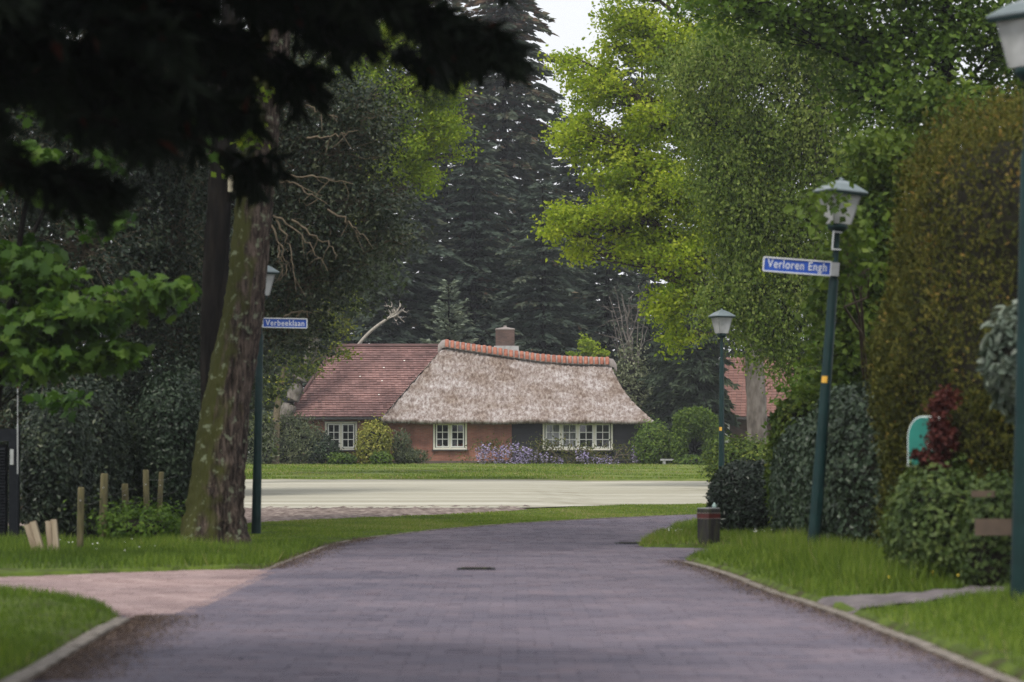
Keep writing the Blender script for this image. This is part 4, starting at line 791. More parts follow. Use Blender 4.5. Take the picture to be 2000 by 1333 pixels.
def cottage():
    dw, dl = 116.0, 117.2                      # depth of the thatched front wall and of the tiled wing's wall
    zg = float(gz(dw)) + .05
    root = thing('thatched_cottage', 'low cottage with grey thatched roof, tiled wing and cream windows', 'house', (X(1000, dw), dw, zg))
    Ze = Z(821, dw)
    # walls: the front has real window openings
    def wall(name, mat, u0, u1, z0, z1, d, holes=(), t=.22, parent=root, label=None):
        b = MB(); xs_ = sorted({X(u0, d), X(u1, d), *[X(h[0], d) for h in holes], *[X(h[1], d) for h in holes]}); zs = sorted({z0, z1, *[Z(h[2], d) for h in holes], *[Z(h[3], d) for h in holes]})
        zs = [z for z in zs if z0 <= z <= z1]
        for xa, xb in zip(xs_, xs_[1:]):
            for za, zb_ in zip(zs, zs[1:]):
                cx, cz = (xa + xb) / 2, (za + zb_) / 2
                if any(X(h[0], d) < cx < X(h[1], d) and Z(h[3], d) < cz < Z(h[2], d) for h in holes): continue
                b.box((cx, d + t / 2, cz), (xb - xa, t, zb_ - za))
        return b.build(name, mat, parent, label=label)
    wall('wall', M['brick'], 757, 999.5, zg + .22, Ze + .04, dw, [(845, 912.5, 823, 879)], label='red brick front wall with a cream double window')
    wall('plinth', M['plinth'], 757, 1000, zg - .15, zg + .22, dw - .03)
    wall('wall', M['brick'], 588, 757, zg - .15, Z(812, dl), dl, [(634, 698, 823, 880)], label='red brick wall of the tiled wing')
    b = MB(); b.box((X(588, dl) + .12, dl + 3.4, (zg + Ze) / 2), (.22, 6.3, Ze - zg)); b.build('wall', M['brick'], root)
    # weatherboards on the right half, each its own lapped plank
    hole = (1059, 1197.5, 823, 880)
    wall('wall', M['dark_room'], 1000, 1272, zg - .1, Ze + .04, dw + .04, [hole], t=.18, label='dark timber wall behind the boards')
    z = zg - .05; ph = .245; R = Matrix.Rotation(math.radians(-8), 4, 'X')
    while z < Ze - .12:
        top = min(z + ph, Ze + .15)
        segs = [(1000.5, 1272)]
        if top > Z(881.5, dw) + .02: segs = [(1000.5, 1057), (1199.5, 1272)]
        for a, c in segs:
            MB().box(((X(a, dw) + X(c, dw)) / 2, dw - .012 + random.uniform(-.004, .004), z + ph / 2), (X(c, dw) - X(a, dw), .025, ph + .015), R).build('plank', M['plank'], root)
        z += ph
    MB().box((X(1272, dw) - .1, dw + 3.9, (zg + Ze) / 2 - .1), (.2, 7.4, Ze - zg - .1)).build('side_wall', M['plank'], root)
    MB().box((0, dw + 7.8, (zg + Ze) / 2), (14.5, .2, Ze - zg)).build('back_wall', M['brick'], root)
    MB().box(((X(765, dw) + X(1262, dw)) / 2, dw + 1.2, zg + 1.1), (X(1262, dw) - X(765, dw), .05, 2.0)).build('room_shade_panel', M['dark_room'], root)  # near-black panel behind the panes: shade of the unlit room put into its colour
    MB().box(((X(600, dl) + X(750, dl)) / 2, dl + 1.2, zg + 1.1), (X(750, dl) - X(600, dl), .05, 2.0)).build('room_shade_panel', M['dark_room'], root)
    # windows
    def window(u0, u1, v0, v1, d, leaves_, cur=(), label=None, fm=M['frame'], yaw=()):
        x0, x1, z1, z0 = X(u0, d), X(u1, d), Z(v0, d), Z(v1, d); f = .085
        w = MB(); y = d + .03
        w.box(((x0 + x1) / 2, y, z1 - f / 2), (x1 - x0, .12, f)); w.box(((x0 + x1) / 2, y, z0 + f / 2), (x1 - x0, .12, f))
        w.box((x0 + f / 2, y, (z0 + z1) / 2), (f, .12, z1 - z0 - 2 * f)); w.box((x1 - f / 2, y, (z0 + z1) / 2), (f, .12, z1 - z0 - 2 * f))
        sw = (x1 - x0 - 2 * f) / leaves_
        for i in range(1, leaves_): w.box((x0 + f + sw * i, y, (z0 + z1) / 2), (.075, .118, z1 - z0 - 2 * f))
        win = w.build('window', fm, root, label=label)
        MB().box(((x0 + x1) / 2, d - .03, z0 - .025), (x1 - x0 + .12, .2, .045)).build('sill', M['gutter'], win)
        for i in range(leaves_):
            a, c = x0 + f + sw * i + .04, x0 + f + sw * (i + 1) - .04; lo, hi = z0 + f + .01, z1 - f - .01; s = .06
            b = MB(); yy = y - .02
            b.box(((a + c) / 2, yy, hi - s / 2), (c - a, .05, s)); b.box(((a + c) / 2, yy, lo + s / 2), (c - a, .05, s)); b.box((a + s / 2, yy, (lo + hi) / 2), (s, .05, hi - lo - 2 * s)); b.box((c - s / 2, yy, (lo + hi) / 2), (s, .05, hi - lo - 2 * s))
            px0, px1, pz0, pz1 = a + s, c - s, lo + s, hi - s
            b.box(((a + c) / 2, yy, (lo + hi) / 2), (.036, .04, pz1 - pz0))
            for q in (1, 2): b.box(((a + c) / 2, yy, pz0 + (pz1 - pz0) * q / 3), (px1 - px0, .042, .036))
            b.build('sash', M['white'], win)
            for q in range(3):
                for h in range(2):
                    pa = px0 + (px1 - px0) * h / 2; pb = px0 + (px1 - px0) * (h + 1) / 2; za = pz0 + (pz1 - pz0) * q / 3; zb_ = pz0 + (pz1 - pz0) * (q + 1) / 3
                    tl = random.uniform(-.006, .006)
                    MB().add([(pa, yy + .004, za), (pb, yy + .004 + tl, za), (pb, yy + .004 + tl, zb_), (pa, yy + .004, zb_)], [(0, 1, 2, 3)]).build('pane', M['glass'], win)
            if i in cur:
                n_ = 24; xx = np.linspace(a, c, n_); V = [(x, d + .22 + .02 * math.sin(k * 1.9), zz) for zz in (lo, hi) for k, x in enumerate(xx)]
                mk('curtain', V, [(k, k + 1, n_ + k + 1, n_ + k) for k in range(n_ - 1)], M['curtain'], win, smooth=True)
        return win
    window(846, 912, 824, 878.5, dw, 2, label='cream window with two six pane casements in the brick wall')
    w3 = window(1060, 1197, 824, 879.5, dw, 4, cur=(0, 1), label='wide cream window of four casements in the black boards')
    window(634.5, 697.5, 824, 879.5, dl, 2, label='white window behind the shrubs under the tiled roof')
    for u, v, s in ((856, 869, .16), (865, 868, .14), (894, 869, .18), (903, 868, .2)):
        MB().lathe([(.02, 0), (s * .55, .02), (s * .6, s * .6), (s * .3, s * .9), (.02, s)], 10, (X(u, dw), dw + .3, Z(875, dw))).build('windowsill_pot', M['object_red'] if u != 865 else M['white'], root)
    # thatched roof: rounded eaves, sagging ridge that steps down to the right, concave right hip
    dr = 119.8; de = 115.35; nu, nv = 260, 110
    ridge_u = [868, 905, 960, 1005, 1060, 1120, 1191]; ridge_v = [676, 682, 690, 697, 705, 709, 711]
    s = np.linspace(0, 1, nu)
    ru = 868 + (1191 - 868) * s; rx = X(ru, dr); rz = Z(np.interp(ru, ridge_u, ridge_v), dr)
    eu = 744 + (1277 - 744) * s; ex = X(eu, de); ez = Z(np.interp(eu, [744, 780, 1240, 1277], [818, 821.5, 821.5, 823]), de) + .02 * np.sin(eu * .05)
    t = np.linspace(0, 1, nv)[None]
    bell = .10 * np.sin(t * math.pi)
    sx = s[:, None]; cc = np.where(sx > .5, .55 * (sx - .5) * 2, .0) * np.sin(t * math.pi) * .55
    Xs = ex[:, None] + (rx - ex)[:, None] * t - cc * ((sx - .2) ** 2) * 1.2
    Ys = de + (dr - de) * (t ** .97) + 0 * sx
    Zs = ez[:, None] + (rz - ez)[:, None] * t - bell * .9 * (.4 + .6 * sx)
    nz_ = rng.normal(0, 1, (nu, nv));
    for _ in range(2): nz_[:, 1:-1] = .3 * nz_[:, :-2] + .4 * nz_[:, 1:-1] + .3 * nz_[:, 2:]
    course = .018 * np.sin(t * 58 + .8 * np.sin(sx * 40) + 1.7 * np.sin(sx * 13))
    Ys = Ys - nz_ * .030 - course; Zs = Zs + nz_ * .022 + course * .6
    top = np.stack([Xs, Ys, Zs], -1)
    # eave thickness, tucked under to the wall
    lip = np.stack([ex, np.full(nu, de + .05), ez - .16], -1)[:, None]; lip2 = np.stack([ex * .995, np.full(nu, dw + .1), ez - .02], -1)[:, None]
    lip[:, 0, 2] += rng.normal(0, .012, nu)
    grid = np.concatenate([lip2, lip, top], 1); b_ = grid.shape[1]
    V = grid.reshape(-1, 3); i = np.arange(nu - 1)[:, None] * b_ + np.arange(b_ - 1)[None]; F = np.stack([i, i + b_, i + b_ + 1, i + 1], -1).reshape(-1, 4)
    roof = mk('thatched_roof', V, F, M['thatch'], root, smooth=True, label='weathered grey brown thatch')
    # hips and the back slope
    zb_ = Z(821, dw)
    def fan(name, a, bq, cq, dq):
        g = np.linspace(0, 1, 30); Pa = a + (bq - a) * g[:, None]; Pb = dq + (cq - dq) * g[:, None]; Q = Pa[:, None] + (Pb - Pa)[:, None] * g[None, :, None]; Q = Q + rng.normal(0, .015, Q.shape)
        i = np.arange(29)[:, None] * 30 + np.arange(29)[None]; mk(name, Q.reshape(-1, 3), np.stack([i, i + 30, i + 31, i + 1], -1).reshape(-1, 4), M['thatch'], roof, smooth=True)
    yb = 124.6
    g = np.linspace(0, 1, 24)[None, :, None]; Ea = grid[-1, 2:][:, None]; Eb = (A(ex[-1] - .15, yb, ez[-1]) + (A(rx[-1], dr + .3, rz[-1]) - A(ex[-1] - .15, yb, ez[-1])) * np.linspace(0, 1, nv)[:, None])[:, None]
    Q = Ea + (Eb - Ea) * g; Q[:, 1:] += rng.normal(0, .012, Q[:, 1:].shape); i = np.arange(nv - 1)[:, None] * 24 + np.arange(23)[None]
    mk('hip', Q.reshape(-1, 3), np.stack([i, i + 1, i + 25, i + 24], -1).reshape(-1, 4), M['thatch'], roof, smooth=True)
    fan('hip', A(ex[0], yb, ez[0]), grid[0, 2], A(rx[0], dr, rz[0]), A(rx[0], dr + .3, rz[0]))
    fan('back_slope', A(ex[-1] + .1, yb, ez[-1]), A(ex[0], yb, ez[0]), A(rx[0], dr + .3, rz[0]), A(rx[-1], dr + .3, rz[-1]))
    # ridge: mortar bed and one clay tile after another
    nrt = 31; rp = np.stack([rx, np.full(nu, dr + .12), rz], -1)
    k = np.linspace(0, nu - 1, nrt + 1)
    bed = MB(); pts = np.concatenate([rp[:1] + A(-.30, 0, -.16), rp[:1] + A(-.12, 0, .06), rp[::10] + A(0, 0, .095), rp[-1:] + A(.16, 0, .02), rp[-1:] + A(.32, 0, -.2)])
    n_ = 14; prof_ = [(.37 * math.cos(a) , .33 * math.sin(a)) for a in np.linspace(math.pi * 1.06, -.06 * math.pi, n_)]
    V = [(p[0], p[1] + q[0], p[2] - .12 + q[1]) for p in pts for q in prof_]; F = [(i_ * n_ + j, i_ * n_ + j + 1, (i_ + 1) * n_ + j + 1, (i_ + 1) * n_ + j) for i_ in range(len(pts) - 1) for j in range(n_ - 1)]
    mk('ridge_mortar', V, F, M['mortar'], roof, smooth=True)
    for i_ in range(nrt):
        a = np.array([np.interp(k[i_] + 1.3, np.arange(nu), rp[:, q]) for q in range(3)]); c = np.array([np.interp(k[i_ + 1] - 1.3, np.arange(nu), rp[:, q]) for q in range(3)])
        rr = .40 + random.uniform(-.012, .012); an = np.linspace(math.pi * .99, .01 * math.pi, 9)
        V = []
        for f_, sc in ((0, .96), (.5, 1.04), (1, 1.0)):
            p = a + (c - a) * f_; V += [(p[0], p[1] + rr * sc * math.cos(g) * 1.12, p[2] - .05 + rr * sc * math.sin(g) * .92) for g in an]
        V = np.array(V); inn = V - A(0, 0, .05); V = np.concatenate([V, inn])
        F = []
        for l_ in range(2):
            for j in range(8): F.append((l_ * 9 + j, l_ * 9 + j + 1, l_ * 9 + j + 10, l_ * 9 + j + 9))
        F += [(j, j + 27, j + 28, j + 1) for j in range(8)] + [(18 + j, 18 + j + 1, 18 + j + 28, 18 + j + 27) for j in range(8)]
        mk('ridge_tile', V, F, M['ridge'], roof, smooth=True)
    # chimney
    cz0, cz1 = Z(700, dr + .5), Z(645, dr + .5); cx = X(986.5, dr + .5); cw = X(1005, dr + .5) - X(968, dr + .5)
    ch = MB().box((cx, dr + .55, (cz0 + cz1) / 2), (cw, .9, cz1 - cz0)).build('chimney', M['dark_brick'], root)
    MB().lathe([(cw * .74, 0), (cw * .72, .05), (.12, .13), (.1, .2), (.04, .21)], 4, (cx, dr + .55, cz1), ph=math.pi / 4).build('cap', M['mortar'], ch)
    MB().box((cx + .06, dr + .52, Z(682, dr)), (cw + .28, 1.08, .3)).build('flashing', M['lead'], ch)
    # tiled wing: a roof of small flat tiles in lapped courses
    dre, drr = 116.75, 120.6
    E0, E1 = A(X(560, dre), dre, Z(815, dre)), A(X(775, dre), dre, Z(815, dre)); R0, R1 = A(X(655, drr), drr, Z(678, drr)), A(X(885, drr), drr, Z(678, drr))
    tiles = []; tint = []; nr = 31; fl = []
    nn = np.cross(E1 - E0, R0 - E0); nn /= np.linalg.norm(nn); nn = nn if nn[1] < 0 else -nn; upv = R0 - E0 - np.dot(R0 - E0, A(1, 0, 0)) * A(1, 0, 0); up1 = upv / np.linalg.norm(upv)
    th = np.linalg.norm(upv) / nr
    for r_ in range(nr):
        f0 = r_ / nr; xa = E0[0] + (R0[0] - E0[0]) * f0; xb = E1[0] + (R1[0] - E1[0]) * f0
        tw = .165; nt = int((xb - xa) / tw); o_ = (r_ % 2) * tw * .5
        for q in range(-1, nt):
            p = A(max(xa + q * tw + o_, xa), E0[1], E0[2]) + up1 * (th * r_); w_ = min(tw - .006, xa + q * tw + o_ + tw - p[0] - .006)
            if w_ < .03: continue
            lf = .040 + random.uniform(-.006, .008)
            P0 = p + nn * (lf + .016); P1 = P0 + A(w_, 0, 0); P2 = P1 + up1 * (th * 1.25) - nn * .045; P3 = P0 + up1 * (th * 1.25) - nn * .045
            tiles += [P0, P1, P2, P3, p + nn * .002, p + nn * .002 + A(w_, 0, 0)]
            white = random.random() < .014 and 4 < r_ < 27 and nt * .3 < q < nt * .85
            tint += [min(max(random.gauss(.5, .15), 0), .9)] * 6
            if white: fl.append((p + nn * (lf + .024) + A(random.random() * .08, 0, 0) + up1 * .02, random.uniform(.05, .09)))
    n_ = len(tiles) // 6; i = np.arange(n_)[:, None] * 6; F = np.concatenate([i + np.array((0, 1, 2, 3)), i + np.array((4, 5, 1, 0))])
    tr_ = MB().add([E0 - nn * .02, E1 - nn * .02, R1 - nn * .02, R0 - nn * .02, E0 + A(.4, 7.4, 0), E1 + A(0, 7.4, 0)], [(0, 1, 2, 3), (3, 2, 5, 4), (0, 3, 4)]).build('tiled_roof', M['gutter'], root)
    mk('roof_tiles', np.array(tiles), F, M['tile'], tr_, tint=np.array(tint), kind='stuff', label='small flat red brown tiles with a few pale specks')
    b = MB()
    for p, q in fl: b.add([p, p + A(q, 0, 0), p + A(q, 0, 0) + up1 * .06, p + up1 * .05], [(0, 1, 2, 3)])
    b.build('lichen_specks', M['white'], tr_, kind='stuff')
    b = MB(); b.tube([R0 + A(0, 0, .04), R1 + A(0, 0, .04)], [.11, .11], 8); b.build('ridge_cap', M['tile'], tr_)
    b = MB(); b.tube([E0 + nn * .03, (E0 + R0) / 2 + nn * .05, R0 + nn * .03], [.08] * 3, 8); b.build('hip_cap', M['tile'], tr_)
    b = MB(); b.box(((E0[0] + E1[0]) / 2, dre + .02, E0[2] - .06), (E1[0] - E0[0], .1, .09)); b.build('gutter', M['gutter'], root)
    b = MB(); b.box((X(750, dl), dl - .1, (zg + E0[2]) / 2), (.16, .12, E0[2] - zg - .1)); b.build('downpipe', M['gutter'], root)
    b = MB(); b.box((0, dl + 2, E0[2] - .12), (.1, .1, .1))
cottage()

# ------------------------------------------------------------------ cottage garden
def bush(name, label, u, d, v_top, w_px, n, leaf, mat, p=2.0, lump=.2, shape='kite', tm=.5, core=.72, dy=.7, fuzz=.2, **k):
    zt = Z(v_top, d); z0 = float(gz(d)) + .12; r = (zt - z0) / 2
    return hedge(name, label, 'bush', (X(u, d), d, z0 + r), (w_px / 2 * d / FPX, dy, r), n, leaf, mat, p=p, lump=lump, shape=shape, tm=tm, core=core, fuzz=fuzz, **k)
bush('garden_bush', 'grey green feathery bush left of the wing window', 560, 114.4, 822, 125, 5200, (.16, .06), 'shrub_grey', lump=.3, ax_up=.7, tm=.45, core=.75)
bush('garden_bush', 'dark bush under the left window of the tiled wing', 622, 114.8, 848, 80, 2600, (.14, .07), 'ivy', lump=.3, tm=.5)
bush('garden_bush', 'tall grey green bush right behind the left lamp post', 512, 113.5, 818, 70, 2600, (.16, .07), 'shrub_grey', lump=.3, tm=.35)
bush('golden_bush', 'rounded golden yellow bush at the brick corner', 729, 114.4, 834, 58, 3400, (.15, .08), 'shrub_yellow', p=2.4, lump=.18, tm=.55, shape='kite')
bush('garden_bush', 'small green plant at the foot of the golden bush', 745, 113.6, 885, 34, 900, (.16, .09), 'shrub_green', lump=.2, tm=.45)
bush('garden_bush', 'low green plants under the wing window', 668, 114.2, 888, 50, 1100, (.16, .09), 'shrub_green', lump=.3, tm=.35)
bush('garden_bush', 'thin dull green bush against the brick wall', 783, 115.2, 850, 26, 900, (.2, .05), 'shrub_grey', lump=.3, ax_up=1.2, tm=.3, core=.6, dy=.4)
bush('garden_bush', 'low spreading bush right of the thin one by the brick wall', 800, 114.9, 884, 62, 1400, (.18, .05), 'shrub_grey', lump=.35, ax_up=.9, tm=.3, core=.6, dy=.5)
bush('garden_bush', 'leafy green bush at the right end of the black boards', 1278, 113.8, 832, 62, 3600, (.15, .09), 'shrub_green', p=2.1, lump=.2, tm=.5)
bush('garden_bush', 'low green bush between lawn and arched shrub', 1350, 111.5, 892, 40, 800, (.15, .09), 'shrub_green', lump=.2, tm=.3)
bush('garden_bush', 'grey leaved shrub rising behind the right end of the thatch', 1222, 121.5, 688, 84, 5200, (.17, .1), 'shrub_grey', lump=.25, tm=.5, core=.8)
bush('garden_bush', 'low light green hedge behind the laurel', 1465, 70, 868, 150, 5200, (.11, .07), 'variegated', lump=.3, tm=.4, core=.8)
# arched shrub: a rounded crown over two leafy sides with a dark opening between
def arch():
    d = 112.5; b0 = on(1357, d, .12); root = thing('arched_shrub', 'rounded clipped shrub with a dark arched opening', 'bush', tuple(b0)); z0 = b0[2]
    P = []
    for c, r, n in (((1357, 822), (.95, .7, .55), 3400), ((1328, 868), (.33, .6, 1.05), 1900), ((1392, 872), (.42, .6, 1.0), 1900), ((1340, 835), (.5, .6, .6), 900), ((1380, 838), (.5, .6, .6), 900)):
        u = rand_unit(n); P.append(at(*c, d) + u * A(*r) * (1 - .2 * rng.random((n, 1)) ** 2))
    P = np.concatenate(P); P = P[P[:, 2] > z0]; n = len(P)
    V, F, t = leaves(P, rand_unit(n), rand_unit(n) + A(0, -.3, .5), .15 * (.6 + .8 * rng.random(n)), .085, np.clip(rng.normal(.5, .2, n), 0, 1)); mk('foliage', V, F, M['shrub_green'], root, tint=t, kind='stuff')
    b = MB()
    for u_, tu in ((1330, 1325), (1388, 1392), (1345, 1350), (1372, 1366), (1358, 1357)): b.tube([on(u_, d + .3, .1), at(u_, 860, d + .3), at(tu, 815, d)], [.05, .04, .02], 5)
    b.build('stems', M['dark_bark'], root)
    V, F, t = leaves(at(1357, 862, d + .75) + rng.normal(0, 1, (1500, 3)) * A(.4, .12, .55), rand_unit(1500), rand_unit(1500), .16, .09, .1); mk('inner_foliage', V, F, M['yew'], root, tint=t, kind='stuff')
arch()
# wisteria along the black boards with hanging flower clusters, each its own part
def wisteria():
    d = 114.9; b0 = on(1080, d, .12); root = thing('wisteria_plant', 'sprawling wisteria with mauve flower clusters under the wide window', 'plant', tuple(b0))
    b = MB(); C = []
    for i in range(26):
        u0 = rng.uniform(945, 1230); u1 = u0 + rng.uniform(-60, 60); v1 = rng.uniform(862, 900)
        p0 = on(u0, d, .1); p1 = at(u1, v1, d - rng.uniform(0, .5)); b.tube([p0, (p0 + p1) / 2 + A(0, -.1, .2), p1], [.025, .018, .008], 4)
        C.append(p1 + rng.normal(0, 1, (46, 3)) * A(.28, .2, .14))
    for u, v, k in ((950, 866, 60), (980, 868, 80), (1000, 880, 80), (1120, 886, 80), (1160, 888, 70), (1050, 884, 70), (960, 905, 80), (1060, 908, 90), (1160, 905, 90), (1020, 905, 90), (1220, 900, 60), (1100, 910, 90)):
        C.append(at(u, v, d - .2) + rng.normal(0, 1, (k, 3)) * A(.4, .25, .2))
    b.build('stems', M['pale_twig'], root); C = np.concatenate(C); n = len(C)
    V, F, t = leaves(C, rand_unit(n) + A(0, 0, -.3), rand_unit(n) + A(0, -.2, .5), .17, .06, rng.random(n)); mk('foliage', V, F, M['wisteria_leaf'], root, tint=t, kind='stuff')
    k = 70; f = rng.random(k) ** .8; a = rng.random(k) * 6.28; rr = .13 * (1 - f) ** .6 + .02
    V, F, t = leaves(np.stack([np.cos(a) * rr, np.sin(a) * rr, -.44 * f], 1), np.stack([np.cos(a), np.sin(a), -.4 + 0 * a], 1), rand_unit(k) + A(0, 0, 1), .085, .075, np.clip(.3 + .5 * f + rng.normal(0, .15, k), 0, 1))
    me = meshdata('flower_cluster', V, F, M['petal'], tint=t)
    spots = [(936, 884), (945, 880), (948, 872), (954, 886), (972, 880), (978, 888), (990, 876), (998, 884), (1004, 872), (1010, 886), (1017, 878), (1024, 884), (1032, 880), (1038, 886), (1008, 900), (1018, 902), (1026, 896), (1000, 906), (984, 906), (1062, 890), (1060, 912), (1086, 898), (1090, 902), (1133, 884), (1142, 890), (1152, 896), (1170, 900), (1178, 904), (1188, 898), (1150, 912), (1106, 916), (1200, 906), (1245, 878), (1242, 892), (1276, 908), (996, 912), (1012, 912), (1030, 906), (940, 898), (968, 893)]
    for u, v in spots:
        p = at(u, v - 8, d - .35 - .3 * random.random()); o = link('flower_cluster', me, root, tuple(p - ORI[root.name]), kind='stuff'); s_ = random.uniform(.95, 1.4); o.scale = (s_, s_, s_); o.rotation_euler = (random.uniform(-.2, .2), random.uniform(-.2, .2), random.random() * 6)
wisteria()
# stone bench slab
b = thing('stone_bench', 'low grey stone bench between the green bush and arched shrub', 'bench', tuple(on(1308, 112.6, .12)))
z = float(gz(112.6)) + .12
MB().box((X(1308, 112.6), 112.6, z + .24), (.82, .35, .08)).build('seat', M['lead'], b)
for u in (1297, 1319): MB().box((X(u, 112.6), 112.6, z + .10), (.12, .3, .2)).build('leg', M['lead'], b)
# small bright maple peeping over the ridge, bare twiggy tree, dead snag, grey leaning trunk
d = 123.5
crown_tree('maple_tree', 'small bright green maple peeping over the right end of the ridge', 'tree', stem(1160, d, 700), [.08, .06, .05, .03], [L(1150, 680, d, .45, .5, .35), L(1170, 692, d, .4, .5, .25), L(1140, 670, d, .2, .3, .3), L(1120, 694, d, .3, .3, .1), L(1160, 730, d, .6, .6, .5)], 90, 18, (.17, .14), .13, 'young_oak_leaf', 'twig', limb_r=.03, tm=.75)
def twiggy(name, label, cat, trunk, rad, tips, mat, fork=5, spread=.6, sub=.5, first=.34):
    root = thing(name, label, cat, tuple(trunk[0])); V, F = tubes(dense(trunk, .3)[None], np.interp(np.linspace(0, 1, len(dense(trunk, .3))), np.linspace(0, 1, len(rad)), rad)[None], 8)
    mk('trunk', V, F, mat, root, smooth=True); w = []
    td = dense(trunk, .3)
    for tp in tips:
        s = td[rng.integers(int(len(td) * first), len(td))]; m_ = (s + tp) / 2 + rng.normal(0, .12, 3); P = bez(s[None], m_[None], tp[None], 7, .05); w.append(tubes(P, np.linspace(rad[-1] * .8 + .012, .012, 7)[None], 4))
        for _ in range(fork):
            a = P[0][rng.integers(2, 7)]; e_ = a + rng.normal(0, spread, 3) * A(1, .6, .8) + A(0, 0, sub * .4); w.append(tubes(bez(a[None], ((a + e_) / 2 + rng.normal(0, .08, 3))[None], e_[None], 5, .03), np.linspace(.014, .006, 5)[None], 3))
    V, F = join(w); mk('branches', V, F, mat, root, kind='stuff'); return root
d = 123
twiggy('bare_tree', 'bare twiggy shrub above the right end of the thatch', 'tree', np.array([on(1245, d), at(1240, 780, d), at(1235, 690, d), at(1225, 650, d)]), [.10, .08, .06, .04],
       [at(u, v, d + rng.normal(0, .4)) for u, v in ((1200, 560), (1215, 575), (1230, 585), (1195, 610), (1245, 600), (1205, 640), (1260, 615), (1220, 600), (1190, 580), (1250, 570), (1235, 625), (1195, 660), (1265, 640))], M['grey_bark'], 6, .5)
d = 121.5
twiggy('dead_tree', 'pale dead branch with claw like twigs above the tiled roof', 'tree', np.array([on(640, d), at(660, 740, d), at(700, 672, d), at(730, 640, d), at(760, 622, d), at(772, 612, d)]), [.14, .12, .10, .09, .08, .06],
       [at(u, v, d) for u, v in ((795, 612), (790, 630), (778, 634), (765, 590), (780, 588), (750, 598), (790, 602), (758, 605))], M['dead_wood'], 2, .16, first=.93)
d = 113
twiggy('grey_tree', 'thick grey leaning trunk at the left end of the tiled roof', 'tree', np.array([on(556, d + 4), at(560, 800, d + 4), at(585, 750, d + 4), at(608, 690, d + 4), at(620, 640, d + 4), at(628, 560, d + 4)]), [.40, .38, .33, .28, .24, .16],
       [at(u, v, d + 4 + rng.normal(0, .5)) for u, v in ((560, 640), (540, 600), (660, 560), (600, 520), (680, 600), (640, 500), (520, 700), (535, 740))], M['grey_bark'], 4, .7)

# ------------------------------------------------------------------ house at the far right behind the trees
def far_house():
    d = 121; z0 = float(gz(d)); root = thing('brick_house', 'house with red tiled roof half hidden behind the trees at right', 'house', (X(1480, d), d, z0))
    u0, u1 = 1405, 1640; ez = Z(815, d); rz = Z(700, d + 3.6)
    MB().box(((X(u0 + 12, d) + X(u1, d)) / 2, d + 3.8, (z0 + ez) / 2), (X(u1, d) - X(u0 + 12, d), 7, ez - z0)).build('wall', M['dark_brick'], root)
    e0, e1, r0, r1 = A(X(u0, d), d - .35, ez), A(X(u1, d), d - .35, ez), A(X(u0 + 25, d), d + 3.7, rz), A(X(u1, d), d + 3.7, rz)
    rf = MB().add([e0, e1, r1, r0, e0 + A(0, 8.2, 0), e1 + A(0, 8.2, 0)], [(0, 1, 2, 3), (3, 2, 5, 4), (0, 3, 4)]).build('roof', M['gutter'], root)
    upv = r0 - e0; upv[0] = 0; nr = 22; nn = nrm(np.cross(A(1, 0, 0), upv)); nn = nn if nn[1] < 0 else -nn; V = []; F = []; T = []
    for r_ in range(nr):
        xs_ = np.arange(e0[0] + (r0[0] - e0[0]) * r_ / nr, e1[0], .24)
        for x in xs_:
            p = A(x, e0[1], e0[2]) + upv * r_ / nr; q = len(V); V += [p + nn * .05, p + nn * .05 + A(.225, 0, 0), p + A(.225, 0, 0) + upv * 1.2 / nr + nn * .03, p + upv * 1.2 / nr + nn * .03, p, p + A(.225, 0, 0)]; F += [(q, q + 1, q + 2, q + 3), (q + 4, q + 5, q + 1, q)]; T += [random.uniform(.35, .85)] * 6
    mk('roof_tiles', V, np.array(F), M['far_tile'], rf, tint=T, kind='stuff')
    MB().box(((X(u0, d) + X(u1, d)) / 2, d - .38, ez - .06), (X(u1, d) - X(u0, d), .1, .1)).build('gutter', M['gutter'], root)
    MB().box((X(1421, d), d + .2, Z(842, d)), (.22, .1, 1.1)).build('window', M['white'], root)
    return root
M['far_tile'] = mat_tint('far_tile', [(.11, .055, .045), (.17, .085, .07), (.24, .125, .10)], .8, .3)
far_house()
d = 158
ch = MB().box((X(1254, d), d, (Z(625, d) + 0) / 2 + 0.4), (.85, .85, Z(625, d))).v
t = thing('brick_chimney', 'tall red brick chimney stack showing through the oak leaves', 'chimney', tuple(on(1254, d)))
MB().box((X(1254, d), d, (Z(545, d) + float(gz(d))) / 2), (.95, .95, Z(545, d) - float(gz(d)))).build('stack', M['chimney_brick'] if 'chimney_brick' in M else M['brick'], t)
MB().box((X(1254, d), d, Z(545, d) + .08), (1.15, 1.15, .16)).build('cap', M['mortar'], t)

